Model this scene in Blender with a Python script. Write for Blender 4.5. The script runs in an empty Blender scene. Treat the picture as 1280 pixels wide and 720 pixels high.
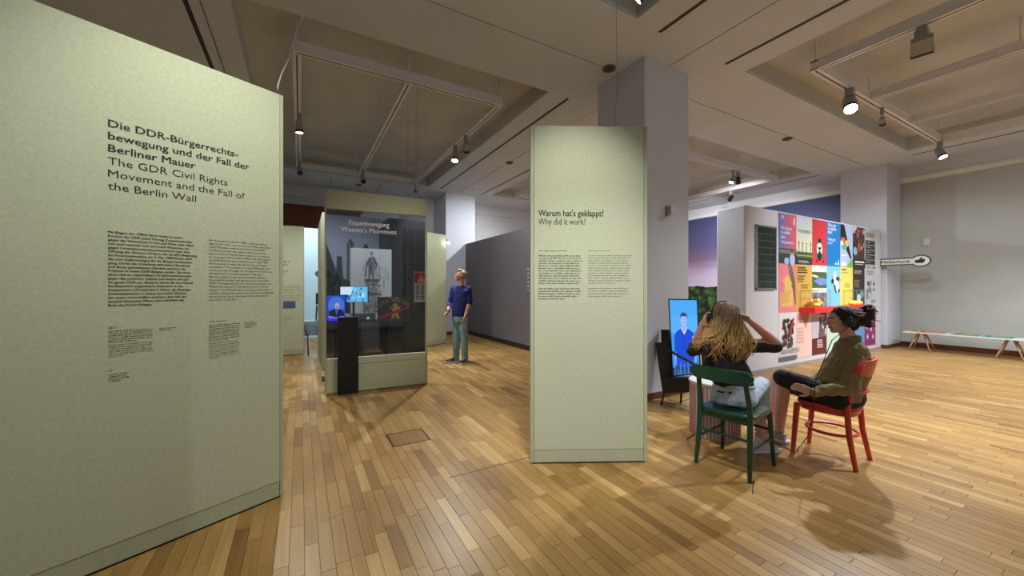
import bpy, bmesh, math, random
from mathutils import Vector, Matrix, noise
random.seed(7)
S = bpy.context.scene
COL = S.collection
# ------------------------------------------------------------ camera, world, exposure
F = 473.0; ANG = math.radians(29.2); EYE = 1.43; H = 4.37
cam_d = bpy.data.cameras.new('camera'); cam = bpy.data.objects.new('camera', cam_d); COL.objects.link(cam)
cam.location = (0, 0, EYE); cam.rotation_euler = (math.pi/2, 0, -ANG)
cam_d.sensor_fit = 'HORIZONTAL'; cam_d.sensor_width = 36; cam_d.lens = 36*F/1280; cam_d.clip_start = 0.05; cam_d.clip_end = 100
S.camera = cam
w = bpy.data.worlds.new('world'); S.world = w; w.use_nodes = True
w.node_tree.nodes['Background'].inputs[0].default_value = (0.84, 0.92, 1.0, 1)
w.node_tree.nodes['Background'].inputs[1].default_value = 0.31
S.view_settings.view_transform = 'Standard'; S.view_settings.look = 'None'
S.view_settings.exposure = 0.08; S.view_settings.gamma = 1.0; S.view_settings.use_curve_mapping = False
try:
    S.cycles.max_bounces = 6; S.cycles.diffuse_bounces = 4; S.cycles.transparent_max_bounces = 12
except Exception: pass

# ------------------------------------------------------------ coordinates
ca, sa = math.cos(ANG), math.sin(ANG)
def W(X, Y, z=0.0):                       # camera-aligned metres -> room metres
    return Vector((X*ca+Y*sa, -X*sa+Y*ca, z))
def P(px, py, Y):                         # a point seen at px,py standing Y metres ahead
    return W((px-640)/F*Y, Y, EYE+(360-py)*Y/F)
def yaw(dx, dy):                          # z rotation that turns local +Y to the camera-aligned direction
    v = W(dx, dy); return math.atan2(-v.x, v.y)
def UV(px, v):                            # where the sight line of px meets the plane of that v
    k = (px-640)/F; return v*(ca*k+sa)/(ca-sa*k)

# ------------------------------------------------------------ materials
def lin(c):
    return tuple(((x/255)/12.92 if x/255 <= 0.04045 else ((x/255+0.055)/1.055)**2.4) for x in c[:3])+(1,)
MATS = {}
def mat(name, c, rough=0.6, metal=0.0, var=0.0, scale=20.0, bump=0.0, bscale=None, stretch=(1,1,1), spec=0.5, coat=0.0, emit=None, es=0.0, sheen=0.0, c2=None):
    if name in MATS: return MATS[name]
    m = bpy.data.materials.new(name); m.use_nodes = True; nt = m.node_tree; b = nt.nodes['Principled BSDF']
    b.inputs['Base Color'].default_value = lin(c); b.inputs['Roughness'].default_value = rough
    b.inputs['Metallic'].default_value = metal; b.inputs['Specular IOR Level'].default_value = spec
    if coat: b.inputs['Coat Weight'].default_value = coat; b.inputs['Coat Roughness'].default_value = 0.15
    if sheen: b.inputs['Sheen Weight'].default_value = sheen
    if emit: b.inputs['Emission Color'].default_value = lin(emit); b.inputs['Emission Strength'].default_value = es
    if var or bump:
        tc = nt.nodes.new('ShaderNodeTexCoord'); mp = nt.nodes.new('ShaderNodeMapping'); mp.inputs['Scale'].default_value = stretch
        nt.links.new(tc.outputs['Object'], mp.inputs[0])
        n = nt.nodes.new('ShaderNodeTexNoise'); n.inputs['Scale'].default_value = scale; n.inputs['Detail'].default_value = 5
        nt.links.new(mp.outputs[0], n.inputs['Vector'])
        if var:
            mx = nt.nodes.new('ShaderNodeMix'); mx.data_type = 'RGBA'
            a = lin(c); c_b = lin(c2) if c2 else tuple(min(1, x*(1+var)) for x in a[:3])+(1,)
            c_a = a if c2 else tuple(x*(1-var) for x in a[:3])+(1,)
            mx.inputs[6].default_value = c_a; mx.inputs[7].default_value = c_b
            rp = nt.nodes.new('ShaderNodeMapRange'); rp.inputs[1].default_value = 0.3; rp.inputs[2].default_value = 0.7
            nt.links.new(n.outputs[0], rp.inputs[0]); nt.links.new(rp.outputs[0], mx.inputs[0]); nt.links.new(mx.outputs[2], b.inputs['Base Color'])
        if bump:
            bp = nt.nodes.new('ShaderNodeBump'); bp.inputs['Strength'].default_value = bump; bp.inputs['Distance'].default_value = 0.01
            if bscale:
                n2 = nt.nodes.new('ShaderNodeTexNoise'); n2.inputs['Scale'].default_value = bscale; nt.links.new(mp.outputs[0], n2.inputs['Vector'])
                nt.links.new(n2.outputs[0], bp.inputs['Height'])
            else: nt.links.new(n.outputs[0], bp.inputs['Height'])
            nt.links.new(bp.outputs[0], b.inputs['Normal'])
    MATS[name] = m; return m

def attr_mat(name, rough=0.5, emit=0.0, spec=0.4):
    m = bpy.data.materials.new(name); m.use_nodes = True; nt = m.node_tree; b = nt.nodes['Principled BSDF']
    a = nt.nodes.new('ShaderNodeAttribute'); a.attribute_name = 'col'
    n = nt.nodes.new('ShaderNodeTexNoise'); n.inputs['Scale'].default_value = 30
    h = nt.nodes.new('ShaderNodeHueSaturation'); mr = nt.nodes.new('ShaderNodeMapRange'); mr.inputs[3].default_value = 0.93; mr.inputs[4].default_value = 1.07
    nt.links.new(n.outputs[0], mr.inputs[0]); nt.links.new(mr.outputs[0], h.inputs['Value']); nt.links.new(a.outputs[0], h.inputs['Color'])
    nt.links.new(h.outputs[0], b.inputs['Base Color']); b.inputs['Roughness'].default_value = rough; b.inputs['Specular IOR Level'].default_value = spec
    if emit: nt.links.new(h.outputs[0], b.inputs['Emission Color']); b.inputs['Emission Strength'].default_value = emit; b.inputs['Base Color'].default_value = (0, 0, 0, 1); nt.links.remove(b.inputs['Base Color'].links[0])
    MATS[name] = m; return m
PRINT = attr_mat('printed_ink', 0.45); PRINT_T = attr_mat('printed_film', 0.5); PRINT_T.node_tree.nodes['Principled BSDF'].inputs['Alpha'].default_value = 0.72; SCREEN = attr_mat('screen_glow', 0.3, emit=1.1); SCREEN_DIM = attr_mat('screen_glow_soft', 0.3, emit=1.3)

def wood_floor(name, from_object):
    m = bpy.data.materials.new(name); m.use_nodes = True; nt = m.node_tree; b = nt.nodes['Principled BSDF']; N = nt.nodes.new; L = nt.links.new
    if from_object:
        o = N('ShaderNodeAttribute'); o.attribute_type = 'OBJECT'; o.attribute_name = 'tone'
    else:
        o = N('ShaderNodeAttribute'); o.attribute_name = 'tone'
    t = o.outputs['Fac']
    g = N('ShaderNodeNewGeometry'); mp = N('ShaderNodeMapping'); mp.inputs['Scale'].default_value = (60, 2.2, 1)
    cx = N('ShaderNodeCombineXYZ'); mul = N('ShaderNodeMath'); mul.operation = 'MULTIPLY'; mul.inputs[1].default_value = 97.0
    L(t, mul.inputs[0]); L(mul.outputs[0], cx.inputs[2]); ad = N('ShaderNodeVectorMath'); L(g.outputs['Position'], ad.inputs[0]); L(cx.outputs[0], ad.inputs[1]); L(ad.outputs[0], mp.inputs[0])
    n = N('ShaderNodeTexNoise'); n.inputs['Scale'].default_value = 1.0; n.inputs['Detail'].default_value = 6; L(mp.outputs[0], n.inputs['Vector'])
    ramp = N('ShaderNodeValToRGB'); e = ramp.color_ramp.elements
    e[0].position = 0.0; e[0].color = lin((132, 96, 50)); e[1].position = 1.0; e[1].color = lin((200, 164, 106))
    k = ramp.color_ramp.elements.new(0.3); k.color = lin((158, 120, 66)); k = ramp.color_ramp.elements.new(0.7); k.color = lin((176, 138, 80))
    L(t, ramp.inputs[0])
    mr = N('ShaderNodeMapRange'); mr.inputs[1].default_value = 0.25; mr.inputs[2].default_value = 0.75; mr.inputs[3].default_value = 0.80; mr.inputs[4].default_value = 1.12; L(n.outputs[0], mr.inputs[0])
    n3 = N('ShaderNodeTexNoise'); n3.inputs['Scale'].default_value = 0.7; n3.inputs['Detail'].default_value = 3; L(g.outputs['Position'], n3.inputs['Vector'])
    mr3 = N('ShaderNodeMapRange'); mr3.inputs[1].default_value = 0.3; mr3.inputs[2].default_value = 0.7; mr3.inputs[3].default_value = 0.9; mr3.inputs[4].default_value = 1.05; L(n3.outputs[0], mr3.inputs[0])
    mm = N('ShaderNodeMath'); mm.operation = 'MULTIPLY'; L(mr.outputs[0], mm.inputs[0]); L(mr3.outputs[0], mm.inputs[1])
    # scuffs: short dark marks of wear
    ns = N('ShaderNodeTexNoise'); ns.inputs['Scale'].default_value = 9; ns.inputs['Detail'].default_value = 8; L(g.outputs['Position'], ns.inputs['Vector'])
    ms = N('ShaderNodeMapRange'); ms.inputs[1].default_value = 0.72; ms.inputs[2].default_value = 0.78; ms.inputs[3].default_value = 1.0; ms.inputs[4].default_value = 0.6; L(ns.outputs[0], ms.inputs[0])
    m2 = N('ShaderNodeMath'); m2.operation = 'MULTIPLY'; L(mm.outputs[0], m2.inputs[0]); L(ms.outputs[0], m2.inputs[1])
    h = N('ShaderNodeHueSaturation'); L(ramp.outputs[0], h.inputs['Color']); L(m2.outputs[0], h.inputs['Value']); L(h.outputs[0], b.inputs['Base Color'])
    rr = N('ShaderNodeMapRange'); rr.inputs[3].default_value = 0.28; rr.inputs[4].default_value = 0.42; L(n.outputs[0], rr.inputs[0]); L(rr.outputs[0], b.inputs['Roughness'])
    bp = N('ShaderNodeBump'); bp.inputs['Strength'].default_value = 0.12; bp.inputs['Distance'].default_value = 0.002; L(n.outputs[0], bp.inputs['Height']); L(bp.outputs[0], b.inputs['Normal'])
    b.inputs['Specular IOR Level'].default_value = 0.26
    return m

def glass_mat(name, tint, base=0.03, edge=0.5):
    m = bpy.data.materials.new(name); m.use_nodes = True; nt = m.node_tree; nt.nodes.remove(nt.nodes['Principled BSDF']); out = nt.nodes['Material Output']
    t = nt.nodes.new('ShaderNodeBsdfTransparent'); t.inputs[0].default_value = tint+(1,)
    g = nt.nodes.new('ShaderNodeBsdfGlossy'); g.inputs['Roughness'].default_value = 0.03; g.inputs['Color'].default_value = (1, 1, 1, 1)
    f = nt.nodes.new('ShaderNodeLayerWeight'); f.inputs[0].default_value = 0.5; pw = nt.nodes.new('ShaderNodeMath'); pw.operation = 'POWER'; pw.inputs[1].default_value = 4
    ma = nt.nodes.new('ShaderNodeMath'); ma.operation = 'MULTIPLY_ADD'; ma.inputs[1].default_value = edge; ma.inputs[2].default_value = base; mx = nt.nodes.new('ShaderNodeMixShader')
    nt.links.new(f.outputs['Facing'], pw.inputs[0]); nt.links.new(pw.outputs[0], ma.inputs[0])
    nt.links.new(ma.outputs[0], mx.inputs[0]); nt.links.new(t.outputs[0], mx.inputs[1]); nt.links.new(g.outputs[0], mx.inputs[2]); nt.links.new(mx.outputs[0], out.inputs[0])
    return m

# ------------------------------------------------------------ geometry collector
class G:
    def __init__(s): s.v = []; s.f = []; s.c = []
    def add(s, vs, fs, M=None, col=None):
        o = len(s.v); s.v += [(M @ Vector(p)) if M else Vector(p) for p in vs]; s.f += [tuple(o+i for i in f) for f in fs]; s.c += [col]*len(fs); return s
    def box(s, x0, x1, y0, y1, z0, z1, M=None, col=None):
        vs = [(x, y, z) for z in (z0, z1) for y in (y0, y1) for x in (x0, x1)]
        return s.add(vs, [(0, 2, 3, 1), (4, 5, 7, 6), (0, 1, 5, 4), (2, 6, 7, 3), (0, 4, 6, 2), (1, 3, 7, 5)], M, col)
    def rings(s, R, caps=True, closed=False, col=None):
        n = len(R[0]); vs = [p for r in R for p in r]; fs = []
        m = len(R)
        for i in range(m if closed else m-1):
            a = i*n; b = ((i+1) % m)*n
            for j in range(n): fs.append((a+j, a+(j+1) % n, b+(j+1) % n, b+j))
        if caps and not closed:
            fs.append(tuple(range(n-1, -1, -1))); fs.append(tuple((m-1)*n+j for j in range(n)))
        return s.add(vs, fs, None, col)
    def tube(s, pts, r, n=8, closed=False, flat=1.0, side=None, col=None):
        pts = [Vector(p) for p in pts]; m = len(pts); rs = r if isinstance(r, (list, tuple)) else [r]*m; R = []; prev = None
        for i, p in enumerate(pts):
            if closed: t = pts[(i+1) % m]-pts[i-1]
            else: t = pts[min(i+1, m-1)]-pts[max(i-1, 0)]
            if t.length < 1e-9: t = Vector((0, 0, 1))
            t.normalize()
            if prev is None:
                ref = Vector(side) if side else (Vector((0, 0, 1)) if abs(t.z) < 0.9 else Vector((1, 0, 0)))
                a = (ref-t*ref.dot(t)).normalized()
            else: a = (prev-t*prev.dot(t)).normalized()
            prev = a; b = t.cross(a)
            R.append([p+(a*math.cos(2*math.pi*j/n)+b*math.sin(2*math.pi*j/n)*flat)*rs[i] for j in range(n)])
        return s.rings(R, True, closed, col)
    def cap(s, p0, r0, p1, r1, n=12):      # tapered capsule
        p0 = Vector(p0); p1 = Vector(p1); d = (p1-p0); L = d.length; t = d/L if L > 1e-9 else Vector((0, 0, 1)); pts = []; rs = []
        for a in (-80, -50, -20): a = math.radians(a); pts.append(p0+t*math.sin(a)*r0); rs.append(r0*math.cos(a))
        pts.append(p0); rs.append(r0); pts.append(p1); rs.append(r1)
        for a in (20, 50, 80): a = math.radians(a); pts.append(p1+t*math.sin(a)*r1); rs.append(r1*math.cos(a))
        return s.tube(pts, rs, n)
    def ell(s, c, r, M=None, n=14, m=9, col=None):
        c = Vector(c); R = []
        for i in range(1, m):
            a = math.pi*i/m-math.pi/2
            ring = []
            for j in range(n):
                q = Vector((r[0]*math.cos(a)*math.cos(2*math.pi*j/n), r[1]*math.cos(a)*math.sin(2*math.pi*j/n), r[2]*math.sin(a)))
                ring.append(c+(M @ q if M else q))
            R.append(ring)
        return s.rings(R, True, False, col)
    def loft(s, rings, n=18):              # rings: (centre, side vector, half width, half depth)
        R = []; m = len(rings)
        for i, (c, sd, rx, ry) in enumerate(rings):
            c = Vector(c); t = Vector(rings[min(i+1, m-1)][0])-Vector(rings[max(i-1, 0)][0]); t.normalize()
            a = Vector(sd); a = (a-t*a.dot(t)).normalized(); b = t.cross(a)
            R.append([c+a*math.cos(2*math.pi*j/n)*rx+b*math.sin(2*math.pi*j/n)*ry for j in range(n)])
        return s.rings(R)
    def lathe(s, prof, c=(0, 0, 0), n=24, M=None):
        c = Vector(c); R = [[c+Vector((r*math.cos(2*math.pi*j/n), r*math.sin(2*math.pi*j/n), z)) for j in range(n)] for r, z in prof]
        if M: R = [[M @ p for p in r] for r in R]
        return s.rings(R)
    def prism(s, poly, a, b, M=None, col=None):   # polygon in x,z extruded along y from a to b
        n = len(poly); vs = [(x, a, z) for x, z in poly]+[(x, b, z) for x, z in poly]
        fs = [tuple(range(n)), tuple(range(2*n-1, n-1, -1))]+[((i+1) % n, i, n+i, n+(i+1) % n) for i in range(n)]
        return s.add(vs, fs, M, col)

def tmat(t):
    return t['_m'] if t is not None and '_m' in t else None
INV = {}
def thing(name, label, cat, loc=(0, 0, 0), rz=0.0, group=None):
    o = bpy.data.objects.new(name, None); COL.objects.link(o); o.location = loc; o.rotation_euler = (0, 0, rz); o.empty_display_size = 0.1
    o['label'] = label; o['category'] = cat
    if group: o['group'] = group
    INV[o.name] = (Matrix.Translation(Vector(loc)) @ Matrix.Rotation(rz, 4, 'Z')).inverted()
    return o
def tag(o, label=None, cat=None, group=None, kind=None):
    if label: o['label'] = label
    if cat: o['category'] = cat
    if group: o['group'] = group
    if kind: o['kind'] = kind
    return o
def mesh_of(name, g, m):
    me = bpy.data.meshes.new(name); me.from_pydata([tuple(p) for p in g.v], [], g.f)
    if isinstance(m, bpy.types.Material): me.materials.append(m)
    if any(c is not None for c in g.c):
        ca_ = me.color_attributes.new('col', 'FLOAT_COLOR', 'CORNER'); k = 0; data = []
        for f, c in zip(g.f, g.c):
            cc = lin(c if c else (255, 255, 255))
            for _ in f: data += cc
        ca_.data.foreach_set('color', data)
    return me
def obj(name, g, m, parent=None, world=False, smooth=False, bev=0.0, seg=2, recalc=True):
    if parent is not None and world:
        M = INV[parent.name]; g.v = [M @ Vector(p) for p in g.v]
    me = mesh_of(name, g, m)
    if recalc:
        bm = bmesh.new(); bm.from_mesh(me); bmesh.ops.recalc_face_normals(bm, faces=bm.faces); bm.to_mesh(me); bm.free()
    if smooth:
        me.polygons.foreach_set('use_smooth', [True]*len(me.polygons))
        if smooth == 'a': me.set_sharp_from_angle(angle=math.radians(40))
    o = bpy.data.objects.new(name, me); COL.objects.link(o)
    if parent is not None:
        o.parent = parent
        if parent.name in INV and parent.type == 'MESH': pass
    if bev:
        md = o.modifiers.new('bevel', 'BEVEL'); md.width = bev; md.segments = seg; md.limit_method = 'ANGLE'
    return o
def sub(name, g, m, part, root, world=False, **k):   # a sub-part: child of a part whose own transform is identity in its root
    if world:
        M = INV[root.name]; g.v = [M @ Vector(p) for p in g.v]
    return obj(name, g, m, part, False, **k)
def struct(name, g, m, **k): return tag(obj(name, g, m, **k), kind='structure')

def blob(name, g, m, parent, vox=0.008, smooth=3, wr=0.0, wscale=14, wdir=(1, 1, 1), dec=None):
    """voxel-fused organic surface from overlapping volumes (world coordinates)"""
    me = mesh_of('tmp', g, None)
    bm = bmesh.new(); bm.from_mesh(me); bmesh.ops.recalc_face_normals(bm, faces=bm.faces); bmesh.ops.triangulate(bm, faces=bm.faces); bm.to_mesh(me); bm.free()
    o = bpy.data.objects.new('tmp', me); COL.objects.link(o)
    r = o.modifiers.new('r', 'REMESH'); r.mode = 'VOXEL'; r.voxel_size = vox
    if smooth:
        s_ = o.modifiers.new('s', 'SMOOTH'); s_.factor = 0.5; s_.iterations = smooth
    dg = bpy.context.evaluated_depsgraph_get(); dg.update()
    res = bpy.data.meshes.new_from_object(o.evaluated_get(dg)); bpy.data.objects.remove(o)
    M = INV[parent.name]
    if wr:
        nr = [v.normal.copy() for v in res.vertices]
        for v, n in zip(res.vertices, nr):
            q = Vector((v.co.x*wdir[0], v.co.y*wdir[1], v.co.z*wdir[2]))*wscale
            d = noise.noise(q)*0.7+(abs(noise.noise(q*1.9+Vector((3, 1, 7))))-0.25)*0.6
            v.co += n*d*wr
    res.transform(M); res.name = name
    for k in range(len(res.materials)): pass
    res.materials.clear(); res.materials.append(m)
    res.polygons.foreach_set('use_smooth', [True]*len(res.polygons))
    ob = bpy.data.objects.new(name, res); COL.objects.link(ob); ob.parent = parent
    return ob

# ------------------------------------------------------------ lettering
TC = {}
def text_geo(s, bold=0.0, line=1.0):
    key = (s, bold, line)
    if key not in TC:
        cu = bpy.data.curves.new('t', 'FONT'); cu.body = s; cu.size = 1; cu.offset = bold; cu.resolution_u = 2; cu.space_line = line; cu.fill_mode = 'FRONT'
        o = bpy.data.objects.new('t', cu); me = bpy.data.meshes.new_from_object(o)
        TC[key] = ([tuple(v.co) for v in me.vertices], [tuple(p.vertices) for p in me.polygons])
        bpy.data.objects.remove(o); bpy.data.meshes.remove(me)
    return TC[key]
def put_text(g, s, x, z, size, y=0.0, bold=0.0, width=None, xs=1.0, col=None, M=None, align='L', rot=0.0):
    vs, fs = text_geo(s, 0.0)
    if not vs: return
    if bold > 0:
        n0 = len(vs); bb = bold*.8; vs = [(v[0]+d, v[1]) for d in (-bb, 0, bb) for v in vs]; fs = [tuple(a+k*n0 for a in f) for k in range(3) for f in fs]
    x0 = min(v[0] for v in vs); x1 = max(v[0] for v in vs)
    k = width/((x1-x0)) if width else size*xs
    off = 0 if align == 'L' else -(x1+x0)/2*k
    c_, s_ = math.cos(rot), math.sin(rot)
    out = []; nv = len(vs)//3 if bold > 0 else len(vs)+1
    for iv, v in enumerate(vs):
        a = (v[0]*k if align != 'L' else (v[0]-x0)*k)+off; b = v[1]*size
        out.append((x+a*c_-b*s_, y-0.00025*(iv//nv), z+a*s_+b*c_))
    g.add(out, fs, M, col)

# ============================================================ SETTING
m_wall = mat('wall_paint', (208, 208, 212), 0.85, var=0.03, scale=3, bump=0.03, bscale=90)
m_ceil = mat('ceiling_plaster', (204, 209, 215), 0.9, var=0.05, scale=1.2, bump=0.03, bscale=60)
m_cdark = mat('ceiling_gap', (40, 34, 30), 0.9)
m_coffer = mat('coffer_plaster', (196, 196, 190), 0.95, var=0.09, scale=1.1, bump=0.05, bscale=20)
m_greyw = mat('grey_wall_paint', (178, 180, 176), 0.85, var=0.04, scale=2, bump=0.03, bscale=90)
m_base = mat('baseboard_wood', (92, 56, 34), 0.45, var=0.25, scale=6, stretch=(1, 1, 8))
m_woodf_o = wood_floor('oak_block', True); m_woodf = wood_floor('oak_blocks_far', False)

# ---- floor: dark bed with individual oak blocks on it
struct('floor', G().box(-5, 13.2, -3.5, 15.8, -0.08, -0.004), mat('floor_bed', (62, 44, 28), 0.8))
floor_root = bpy.data.objects['floor']
PW = 0.0705; gap = 0.0011
LENS = [0.40, 0.46, 0.52, 0.58]
lp = (W(-2.30, 1.59), W(-1.572, 2.60)); fp = (W(0.1493, 3.07), W(1.108, 3.10)); cs_ = (Vector((0.28, 5.62, 0)), Vector((1.65, 5.54, 0)))
def blocked(p):
    for a, b in (lp, fp, cs_, (Vector((3.8, 3.36, 0)), Vector((4.65, 3.37, 0)))):
        d = p; e = b-a; den = d.x*e.y-d.y*e.x
        if abs(den) < 1e-9: continue
        t = (a.x*e.y-a.y*e.x)/den; q = (a.x*d.y-a.y*d.x)/den
        if 0 < t < 1 and 0 < q < 1: return True
    return False
cand = []; planks = []
i = 0; u = -4.0
LID = (-4.0+PW*67, -4.0+PW*72, 3.49, 3.82)
while u < 12.98:
    v = -1.6 - random.random()*0.5
    while v < 12.3:
        li = random.choice([0, 1, 1, 2, 2, 3]); L_ = LENS[li]
        planks.append((u, v, li, min(1, max(0, random.gauss(0.52, 0.2)))))
        v += L_
    u += PW; i += 1
for k, (u, v, li, t) in enumerate(planks):
    c = Vector((u+PW/2, v+LENS[li]/2, 0)); X = c.x*ca-c.y*sa; Y = c.x*sa+c.y*ca
    if Y < 0.8 or (u < LID[1]-1e-4 and u+PW > LID[0]+1e-4 and v < LID[3] and v+LENS[li] > LID[2]): continue
    px = 640+F*X/Y; py = 360+F*EYE/Y
    if -20 < px < 1300 and py < 735 and not blocked(c): cand.append((Y, k))
cand.sort(); near = set(k for _, k in cand[:300])
def plank_g(L_, u=0, v=0):
    g = G(); b = 0.0012
    x0, x1, y0, y1 = u+gap/2, u+PW-gap/2, v+gap/2, v+L_-gap/2
    vs = [(x0, y0, -0.005), (x1, y0, -0.005), (x1, y1, -0.005), (x0, y1, -0.005), (x0, y0, -b), (x1, y0, -b), (x1, y1, -b), (x0, y1, -b), (x0+b, y0+b, 0), (x1-b, y0+b, 0), (x1-b, y1-b, 0), (x0+b, y1-b, 0)]
    fs = [(8, 9, 10, 11), (4, 5, 9, 8), (5, 6, 10, 9), (6, 7, 11, 10), (7, 4, 8, 11), (0, 1, 5, 4), (1, 2, 6, 5), (2, 3, 7, 6), (3, 0, 4, 7)]
    return vs, fs
pm = []
for L_ in LENS:
    g = G(); g.add(*plank_g(L_)); pm.append(mesh_of('floor_block', g, m_woodf_o))
far = G(); tones = []
for k, (u, v, li, t) in enumerate(planks):
    L_ = LENS[li]; inlid = (u < LID[1]-1e-4 and u+PW > LID[0]+1e-4 and v < LID[3] and v+L_ > LID[2])
    if k in near:
        o = bpy.data.objects.new('floor_block', pm[li]); COL.objects.link(o); o.location = (u, v, 0); o.parent = floor_root; o['tone'] = t
    elif inlid:
        for a, b in ((v, min(v+L_, LID[2])), (max(v, LID[3]), v+L_)):
            if b-a > 0.02 : vs, fs = plank_g(b-a, u, a); far.add(vs, fs); tones += [t]*9
    else:
        vs, fs = plank_g(L_, u, v); far.add(vs, fs); tones += [t]*9
fo = obj('floor_blocks_beyond', far, m_woodf, floor_root, recalc=False); tag(fo, kind='stuff')
at_ = fo.data.attributes.new('tone', 'FLOAT', 'FACE'); at_.data.foreach_set('value', tones)
# small remaining strip beside the socket lid and the lid itself
lid = thing('floor_socket_lid', 'square wooden socket lid with dark rim set flush in the floor', 'floor lid', (0.9, 3.65, 0))
x0, x1, y0, y1 = LID[0], LID[1], LID[2], LID[3]
g = G(); g.box(x0+0.015, x1-0.015, y0+0.015, y1-0.015, -0.0035, 0.0005)
tl = obj('lid_panel', g, m_woodf_o, lid, True); tl['tone'] = 0.15
g = G()
for a in ((x0, x1, y0, y0+0.012), (x0, x1, y1-0.012, y1), (x0, x0+0.012, y0, y1), (x1-0.012, x1, y0, y1)): g.box(a[0], a[1], a[2], a[3], -0.0035, 0.001)
obj('rim', g, mat('lid_rim', (74, 60, 44), 0.35, 0.6), lid, True)
struct('trim_1', G().box(0.98, 1.78, 2.715, 2.724, -0.003, 0.0008), mat('joint_strip', (66, 50, 36), 0.6))

# ---- ceiling: quadrants with coffers
TOPZ = 4.65
def quad(u0, u1, v0, v1, hu0, hu1, hv0, hv1):
    g = G(); e = 0.008; z0, z1 = H, H+0.05
    g.box(u0+e, hu0, v0+e, v1-e, z0, z1); g.box(hu1, u1-e, v0+e, v1-e, z0, z1)
    g.box(hu0, hu1, v0+e, hv0, z0, z1); g.box(hu0, hu1, hv1, v1-e, z0, z1); return g
CU, CV = 4.265, 3.8
QS = [(-0.9, CU, CV, 11.02, -0.63, 3.25, 4.68, 10.8), (CU, 13.1, CV, 11.02, 5.29, 11.42, 4.69, 10.8), (CU, 13.1, -3.5, CV, 5.27, 11.36, -1.0, 2.95), (-0.9, CU, -3.5, CV, -0.63, 3.21, -3.2, 2.94)]
struct('ceiling', G().box(-5.5, 13.4, -3.5, 16, TOPZ, TOPZ+0.1), m_coffer)
ceil = bpy.data.objects['ceiling']
for q in QS:
    obj('ceiling_panel', quad(*q), m_ceil, ceil)
    _, _, _, _, a, b, c, d = q; t = 0.03; g = G()
    for bx in ((a-t, a, c-t, d+t), (b, b+t, c-t, d+t), (a, b, c-t, c), (a, b, d, d+t)): g.box(*bx, H+0.05, TOPZ)
    obj('coffer_side', g, m_coffer, ceil)
obj('gap_backing', G().box(-0.9, 13.1, CV-0.03, CV+0.03, H+0.05, H+0.07).box(CU-0.03, CU+0.03, -3.5, 11.1, H+0.051, H+0.071).box(-5.2, 13.1, 10.99, 11.06, H+0.052, H+0.072).box(-0.93, -0.87, -3.5, 11, H+0.053, H+0.073), m_cdark, ceil)
for a, b in ((-5.2, 0.73), (0.73, 2.02), (2.02, 3.35), (3.35, 4.6), (4.6, 6.0), (6.0, 13.1)):
    obj('ceiling_panel', G().box(a+0.006, b-0.006, 11.026, 16, H, H+0.05), m_ceil, ceil)
for a, b, c, d in ((-5.2, -0.906, -3.5, 3.8), (-5.2, -0.906, 3.81, 11.02)):
    g = G().box(a, b, c, d, H, H+0.05); obj('ceiling_panel', g, m_ceil, ceil)
# air slots
m_slot = mat('air_slot', (24, 20, 18), 0.6); m_slotr = mat('slot_rail', (120, 112, 104), 0.5)
for n_, (u_, a, b) in enumerate(((4.87, -1.2, 2.97), (3.6, -1.2, 2.97), (3.62, 4.7, 10.82), (4.97, 4.7, 10.84), (11.79, 4.7, 10.8), (11.79, -1.2, 2.98), (-1.03, 4.7, 10.8), (-1.03, -1.2, 2.97))):
    t = thing('air_slot', 'placeholder', 'air vent', (u_, (a+b)/2, H), 0, 'linear air slots in the ceiling')
    lab = ['long black ceiling air slot left of the upper right coffer', 'black ceiling air slot above the column, cut off at the top of the photo', 'black ceiling air slot right of the dark left coffer, running to the far wall', 'far black ceiling air slot half hidden by the tall front panel', 'thin dark ceiling air slot beside the white column and the mural', 'thin dark ceiling air slot above the grey wall at the right', 'dark ceiling air slot above the large left text panel', 'dark ceiling air slot beyond the top left corner'][n_]
    t['label'] = lab
    obj('slot_opening', G().box(u_-0.02, u_+0.02, a, b, H-0.003, H+0.002), m_slot, t, True)
    obj('slot_edge', G().box(u_-0.023, u_-0.02, a, b, H-0.005, H+0.002).box(u_+0.02, u_+0.023, a, b, H-0.005, H+0.002).box(u_-0.0015, u_+0.0015, a, b, H-0.005, H), m_slotr, t, True)
# ---- columns, walls
def column(name, u0, u1, v0, v1, z1=H):
    struct(name, G().box(u0, u1, v0, v1, 0, z1), m_wall, bev=0.006)
    b = G().box(u0-0.012, u1+0.012, v0-0.012, v1+0.012, 0, 0.085); struct('baseboard_'+name.split('_')[-1], b, m_base, bev=0.003)
m_col = mat('column_paint', (202, 205, 216), 0.85, var=0.02, scale=3, bump=0.03, bscale=90)
_w = m_wall; m_wall = m_col
column('wall_column_near', 3.8, 4.66, 3.36, 4.23); column('wall_column_right', 12.08, 12.95, 3.48, 4.36); column('wall_column_far', 3.9, 4.88, 11.15, 12.4)
m_wall = _w
struct('wall_right', G().box(13.0, 13.2, -3.5, 12.6, 0, H), m_greyw)
struct('trim_2', G().box(12.93, 13.0, -3.5, 12.4, 4.12, H), m_wall); struct('trim_3', G().box(12.90, 13.0, -3.5, 12.4, 4.01, 4.12), mat('cornice_band', (226, 222, 214), 0.7))
struct('baseboard_right', G().box(12.98, 13.0, -3.5, 12.4, 0, 0.12), m_base, bev=0.003)
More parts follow.
